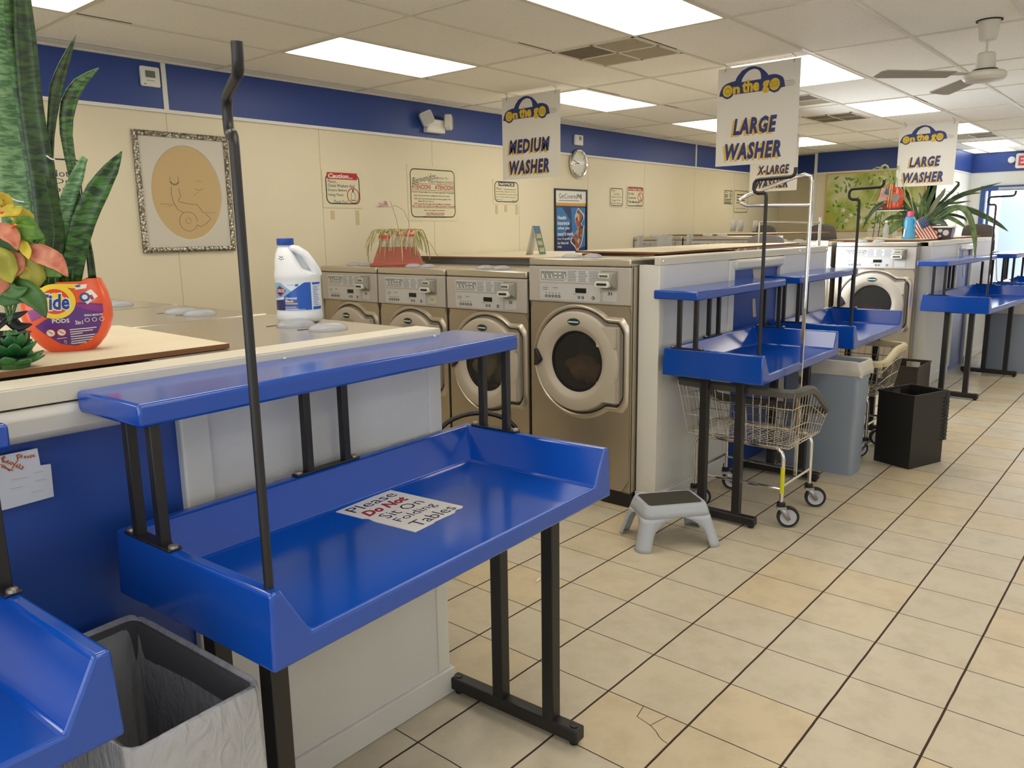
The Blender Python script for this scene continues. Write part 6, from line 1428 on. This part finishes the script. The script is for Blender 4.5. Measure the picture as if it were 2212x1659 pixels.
def flag(label, P, w, h, rot, droop):
    t = thing('small_flag', label, 'flag', P)
    Mq = FACE_W @ Matrix.Rotation(R(rot), 4, 'Z'); b = MB(); b.tube([(0, 0, -.02 if True else 0), (0, 0, .001)], .002, 6); 
    b = MB(); b.tube([Mq @ Vector((0, -.16, 0)), Mq @ Vector((0, h + .03, 0))], .003, 6); b.build('stick', mat('stick_wood', 'a08a5a', .6), t)
    for nm, m, rows in (('red_stripes', m_fr, [k for k in range(0, 13, 2)]), ('white_stripes', m_fw, [k for k in range(1, 13, 2)])):
        b = MB()
        for k in rows:
            y0, y1 = h * k / 13, h * (k + 1) / 13; rr = []
            for i in range(9):
                f = i / 8; rr.append([Mq @ Vector((w * f, y0 - droop * f * f, .012 * math.sin(f * 7))), Mq @ Vector((w * f, y1 - droop * f * f, .012 * math.sin(f * 7)))])
            b.strip(rr, closed=False, cap=False)
        b.build(nm, m, t)
    b = MB(); rr = []
    for i in range(5):
        f = .42 * i / 4; rr.append([Mq @ Vector((w * f, h * 6 / 13 - droop * f * f, .012 * math.sin(f * 7) + .0015)), Mq @ Vector((w * f, h - droop * f * f, .012 * math.sin(f * 7) + .0015))])
    b.strip(rr, closed=False, cap=False); b.build('canton', m_fb, t)
    b = MB()
    for i in range(5):
        for j in range(4):
            f = .05 + .09 * i; y = h * (.52 + .12 * j); b.add([Mq @ Vector((w * f + dx, y + dy - droop * f * f, .012 * math.sin(f * 7) + .0025)) for dx, dy in ((-.003, -.003), (.003, -.003), (0, .004))], [(0, 1, 2)])
    b.build('stars', m_fw, t); return t
flag('small American flag standing in the red jug planter', (6.98, 1.04, zf + .575), .16, .10, -105, .0)
flag('larger American flag leaning beside the blue detergent bottle', (6.62, .62, zf + .16), .27, .17, -62, -.02)
# detergent bottle
t = thing('detergent_bottle', 'blue detergent bottle with a pink cap on the far washer row', 'detergent bottle', (6.39, .565, zf), -PI / 2 + .3)
b = MB(); b.lathe([(0, 0), (.058, 0), (.064, .01), (.064, .03), (.054, .07), (.056, .12), (.058, .17), (.05, .22), (.04, .235), (.03, .238), (.03, .25)], 28, sy=.62); b.build('body', mat('bottle_blue', '3f8fb8', .25, coat=.3), t)
b = MB(); b.lathe([(.0, .236), (.033, .236), (.034, .24), (.032, .288), (0, .29)], 24); b.build('cap', mat('cap_pink', 'd24a72', .35), t)
b = MB(); b.tube([(.02, -.03, .215), (.045, -.034, .2), (.052, -.035, .165), (.04, -.036, .13)], .008, 8); b.build('handle', mat('bottle_blue', '3f8fb8'), t)
b = MB(); b.add([(-.058, -.036, .03), (-.045, -.04, .02), (-.04, -.037, .1), (-.052, -.034, .11)], [(0, 1, 2, 3)]); b.build('label_edge', m_signw, t)
# small clear bottle, cloth, white box, tub with flowers
t = thing('clear_bottle', 'small clear plastic bottle with a white cap on the far washer row', 'bottle', (6.7, .885, zf))
b = MB(); b.lathe([(0, 0), (.03, 0), (.034, .01), (.033, .05), (.034, .09), (.03, .13), (.014, .165), (.013, .18)], 20); b.build('body', glassy('clear_plastic', (.85, .85, .83), .7, .1), t)
b = MB(); b.lathe([(0, .178), (.016, .178), (.016, .2), (0, .201)], 16); b.build('cap', m_signw, t)
b = MB(); rg = random.Random(5); rr = []
for i in range(9):
    rr.append([(j / 10 * .13 - .06 + .004 * rg.random(), (i / 8 - .5) * .30 + .01 * rg.random(), .006 + .022 * abs(math.sin(i * 1.3 + j * .8)) * math.sin(PI * i / 8)) for j in range(11)])
b.strip(rr, closed=False, cap=False); o = b.build('cloth', mat('cloth_white', 'd6d0bf', .9), solid=.003, sub=1); o.location = (6.30, .90, zf); tag(o, 'crumpled white cloth lying on the far washer row beside the clear bottle', 'cloth')
t = thing('paper_box', 'plain white box at the left end of the far washer row top, below the mural', 'box', (7.4, 1.12, zf))
b = MB(); b.box(-.1, .1, -.14, .14, 0, .115); b.build('box', mat('box_white', 'cfc8b4', .6), t, bevel=.003); b = MB(); b.box(-.101, -.1, -.02, .13, .07, .085); b.build('label', m_ctrl, t)
t = thing('flower_tub', 'purple printed tub with a white rim right of the larger flag', 'tub', (6.75, .33, zf))
b = MB(); b.strip([[(x * .07, y * .10, 0) for x, y in ((-1, -1), (1, -1), (1, 1), (-1, 1))], [(x * .08, y * .115, .115) for x, y in ((-1, -1), (1, -1), (1, 1), (-1, 1))]]); b.build('body', mat('tub_purple', '3d2e44', .4), t, bevel=.01)
b = MB(); b.box(-.088, .088, -.122, .122, .112, .13); b.build('rim', m_signw, t, bevel=.003)
b = MB()
for y, z, r in ((.05, .06, .026), (-.0, .085, .022), (-.055, .06, .03), (.0, .025, .014)): b.prism(circ(-y, z, r, 12), .074, .0785, at(FACE_W, (0, 0, 0)))
b.build('printed_flowers', mat('print_pale', 'c9bdb0', .5), t)
# second far thing: chairs put up on a table
m_chair = mat('chair_grey_plastic', '8c8584', .5)
def chair(label, x, y, z, rz, group=None, m=None):
    t = thing('plastic_chair', label, 'chair', (x, y, z), R(rz), group)
    b = MB(); rows = []
    for i in range(9):
        f = i / 8; w = .2 - .03 * f ** 4 * 1.5; zz = .42 + .36 * f
        rows.append([(.18 + .07 * f + .03 * (1 - abs(s)) , w * s, zz - (.03 if f > .99 else 0) * abs(s) ** 3) for s in (-1, -.8, -.5, 0, .5, .8, 1)])
    b.strip(rows, closed=False, cap=False); b.build('backrest', m or m_chair, t, solid=.012, sub=1)
    b = MB(); b.prism(rrect(-.2, .2, -.2, .2, .06), .40, .415); b.build('seat', m or m_chair, t, bevel=.004)
    for sx in (-1, 1):
        for sy in (-1, 1): b = MB(); b.tube([(sx * .16, sy * .17, .402), (sx * .2, sy * .2, 0)], .011, 8); b.build('leg', m_chrome, t)
    return t
def plain_table(label, x, y, sx, sy, h):
    t = thing('work_table', label, 'table', (x, y, 0)); b = MB(); b.box(-sx / 2, sx / 2, -sy / 2, sy / 2, h - .03, h); b.build('top', m_white, t, bevel=.004)
    for a in (-1, 1):
        for c in (-1, 1): b = MB(); b.box(a * (sx / 2 - .05) - .02, a * (sx / 2 - .05) + .02, c * (sy / 2 - .05) - .02, c * (sy / 2 - .05) + .02, 0, h - .03); b.build('leg', m_black, t)
plain_table('work table carrying the nearer upturned grey chair, hidden behind the middle washer row', 4.72, 1.45, .5, .6, .80)
chair('nearer grey plastic chair back rising over the middle washer row', 4.62, 1.29, .80, 180)
plain_table('long table carrying far chairs below the mural, hidden by the washers', 9.35, 2.6, .7, 1.7, .90)
m_chair2 = mat('chair_dark_grey', '5f5856', .5)
chair('dark grey chair back in front of the mural, left of the black hook', 9.25, 2.39, .90, 180, m=m_chair2)
chair('dark grey chair back seen under the far chrome rail, left of the mural', 9.25, 3.28, .90, 180, m=m_chair2)
plain_table('long table carrying far chairs near the exit door, hidden by the plants', 9.35, .62, .7, 1.0, .87)
chair('dark grey chair back behind the leafy plant, beside the exit door', 9.25, .40, .87, 180, m=m_chair2)
chair('dark grey chair back behind the blue detergent bottle', 9.25, .90, .87, 180, m=m_chair2)
# notes on the blue panels
def note(label, pts, y, m, z=.0015):
    P = [onY(px, py, y) for px, py in pts]; c = sum(P, Vector()) / len(P); b = MB(); b.prism([(p.x - c.x, p.z - c.z) for p in P], 0, z); o = b.build('paper_note', m); o.matrix_world = at(FACE_S, (c.x, y, c.z)); tag(o, label, 'note'); return o, c
o, c = note('white handwritten note in orange marker asking to recycle, taped to the nearest blue panel', [(-28, 990), (80, 968), (87, 1005), (109, 1002), (116, 1072), (14, 1100), (-22, 1108)], .1235, mat('paper_white2', 'cfd2dc', .6))
def pn(px, py):
    p = onY(px, py, .1235); return (p.x - c.x, p.z - c.z, .0025)
b = MB()
for st in ([(36, 982), (38, 995)], [(34, 984), (42, 981), (44, 985), (38, 989)], [(47, 982), (46, 989)], [(51, 986), (55, 984), (52, 989), (57, 988)], [(60, 984), (58, 988), (63, 986)], [(67, 982), (64, 984), (67, 986), (64, 989)], [(69, 984), (73, 981), (70, 986), (75, 985)],
           [(3, 988), (6, 999)], [(2, 990), (9, 984), (10, 988), (4, 993)], [(5, 993), (13, 999)], [(13, 996), (18, 994), (15, 1000), (20, 999)], [(24, 997), (20, 1001), (25, 1003)], [(26, 998), (30, 1004)], [(36, 996), (25, 1012)], [(33, 1006), (38, 1003), (34, 1009), (39, 1009)], [(43, 1002), (40, 1010), (46, 1012)], [(46, 1006), (50, 1008), (46, 1014)], [(1, 1003), (9, 1006), (20, 1017)], [(2, 1008), (10, 1010), (27, 1016)]):
    b.tube([pn(*q) for q in st], .0012, 5)
b.build('handwriting', mat('marker_orange', 'c0561c', .5), o)
b = MB()
for st in ([(72, 1022), (92, 1017)], [(76, 1038), (100, 1034)], [(24, 1036), (60, 1030)], [(66, 1064), (92, 1058)], [(20, 1056), (50, 1050)]): b.tube([pn(*q) for q in st], .0006, 4)
b.build('faint_writing', mat('faint_grey', 'b4b6be', .6), o)
o, c = note('small pale note taped on the middle blue panel above the table shelf', [(1625, 575), (1646, 571), (1648, 599), (1628, 603)], .524, mat('paper_grey', 'bdb7ae', .6))
b = MB(); lines(b, -.045, .03, [.05, .03, .01, -.03], .005, .0022, 3); b.build('handwriting', mat('faint_grey', 'b4b6be'), o)
o, c = note('narrow paper strip on the middle blue panel below the table shelf', [(1625, 646), (1631, 645), (1633, 684), (1626, 685)], .524, mat('paper_grey', 'bdb7ae'))
o, c = note('small paper note on the far blue panel above the far table shelf', [(2080, 542), (2092, 541), (2091, 560), (2080, 561)], .229, mat('paper_grey', 'bdb7ae'))
o, c = note('narrow tape strip on the far blue panel under the far shelf', [(2080, 575), (2085, 574), (2084, 598), (2080, 598)], .229, mat('paper_grey', 'bdb7ae'))
# litter
p = onz(1163, 1255, 0); b = MB(); b.tube([(-.022, -.006, .004), (-.01, 0, .006), (.01, 0, .007), (.026, .008, .004)], [.006, .005, .007, .004], 8); o = b.build('paper_scrap', m_signw, sub=1); o.location = (p.x, p.y, 0); tag(o, 'tiny white paper scrap on the floor behind the nearest table legs', 'litter')
# ============================================================ OUTSIDE THE EXIT DOOR
t = thing('open_door', 'pale blue door leaf standing open outside the exit', 'door', (XE + .5, .78, 0))
b = MB(); b.box(0, .8, 0, .05, 0, 2.1, Matrix.Rotation(R(-62), 4, 'Z')); b.build('leaf', mat('door_leaf_pale', 'c6d8ea', .5), t)
b = MB(); b.box(.62, .7, -.03, 0, .9, 1.1, Matrix.Rotation(R(-62), 4, 'Z')); b.build('pull_handle', m_zinc, t)
b = MB(); b.box(0, .06, -1.2, 1.6, 0, 2.6); o = b.build('far_shopfront', mat('outside_grey', 'c4ccd4', .6)); o.location = (XE + 6, -.2, -.06); tag(o, 'bright blurred building across the pavement outside the exit door', 'building')
t = thing('red_vehicle', 'red vehicle seen low through the exit door', 'vehicle', (XE + 4.2, -.35, -.06))
b = MB(); b.strip([[(x, y, z) for y, z in ((-.9, .35), (-.95, .9), (-.7, 1.0), (-.35, 1.42), (.6, 1.42), (.85, 1.0), (.95, .9), (.95, .35))] for x in (0, 1.6)]); b.build('body', mat('vehicle_red', 'b0402e', .3), t, bevel=.05)
for y in (-.6, .6):
    b = MB(); b.lathe([(0, -.1), (.3, -.1), (.33, -.06), (.33, .06), (.3, .1), (0, .1)], 24, Matrix.Translation((.1, y, .33)) @ Matrix.Rotation(PI / 2, 4, 'Y')); b.build('wheel', m_rub, t)
b = MB(); b.box(-.02, 0, -.45, .55, 1.05, 1.35); b.build('windscreen', mat('glass_dark', '2a3238', .1), t)
# ============================================================ LIGHT
w = bpy.data.worlds.new('sky'); SC.world = w; w.use_nodes = True
nt = w.node_tree; bg = nt.nodes['Background']
sky = nt.nodes.new('ShaderNodeTexSky'); sky.sky_type = 'HOSEK_WILKIE'; sky.turbidity = 4; sky.sun_direction = Vector((-.3, -.5, .8)).normalized()
mx = nt.nodes.new('ShaderNodeMix'); mx.data_type = 'RGBA'; mx.inputs[0].default_value = .75; mx.inputs[7].default_value = (.85, .93, 1.0, 1)
nt.links.new(sky.outputs[0], mx.inputs[6]); nt.links.new(mx.outputs[2], bg.inputs['Color']); bg.inputs['Strength'].default_value = SKY_E
def daylight(name, loc, rot, sx, sy, e, col=(.86, .93, 1.0)):
    l = bpy.data.lights.new(name, 'AREA'); l.shape = 'RECTANGLE'; l.size = sx; l.size_y = sy; l.energy = e; l.color = col
    o = bpy.data.objects.new(name, l); COL.objects.link(o); o.location = loc; o.rotation_euler = rot; return o
daylight('daylight_left_window', (XW + .02, -1.3, 1.63), (0, R(-90), 0), 1.6, 5.6, DAY_L)
for k, (a, c) in enumerate(((XW + .5, -1.2), (-.7, 3.2), (3.7, 7.6), (8.1, XE - .5))):
    daylight('daylight_front_window', ((a + c) / 2, YF + .02, 1.45), (R(90), 0, 0), c - a, 1.95, DAY_F)
daylight('daylight_exit_door', (XE + .3, .05, 1.1), (0, R(90), 0), 2.1, 1.6, DAY_D)
daylight('daylight_return_window', ((W0 + W1) / 2, 1.35, 1.55), (R(-90), 0, 0), 1.2, 1.1, DAY_W)
vs = SC.view_settings; vs.view_transform = 'Standard'; vs.look = 'None'; vs.gamma = 1; vs.exposure = EXPO; vs.use_curve_mapping = False
SC.cycles.max_bounces = 8; SC.cycles.diffuse_bounces = 4; SC.cycles.transparent_max_bounces = 12
SC.cycles.use_denoising = True; SC.cycles.caustics_reflective = False; SC.cycles.caustics_refractive = False; SC.cycles.sample_clamp_indirect = 6
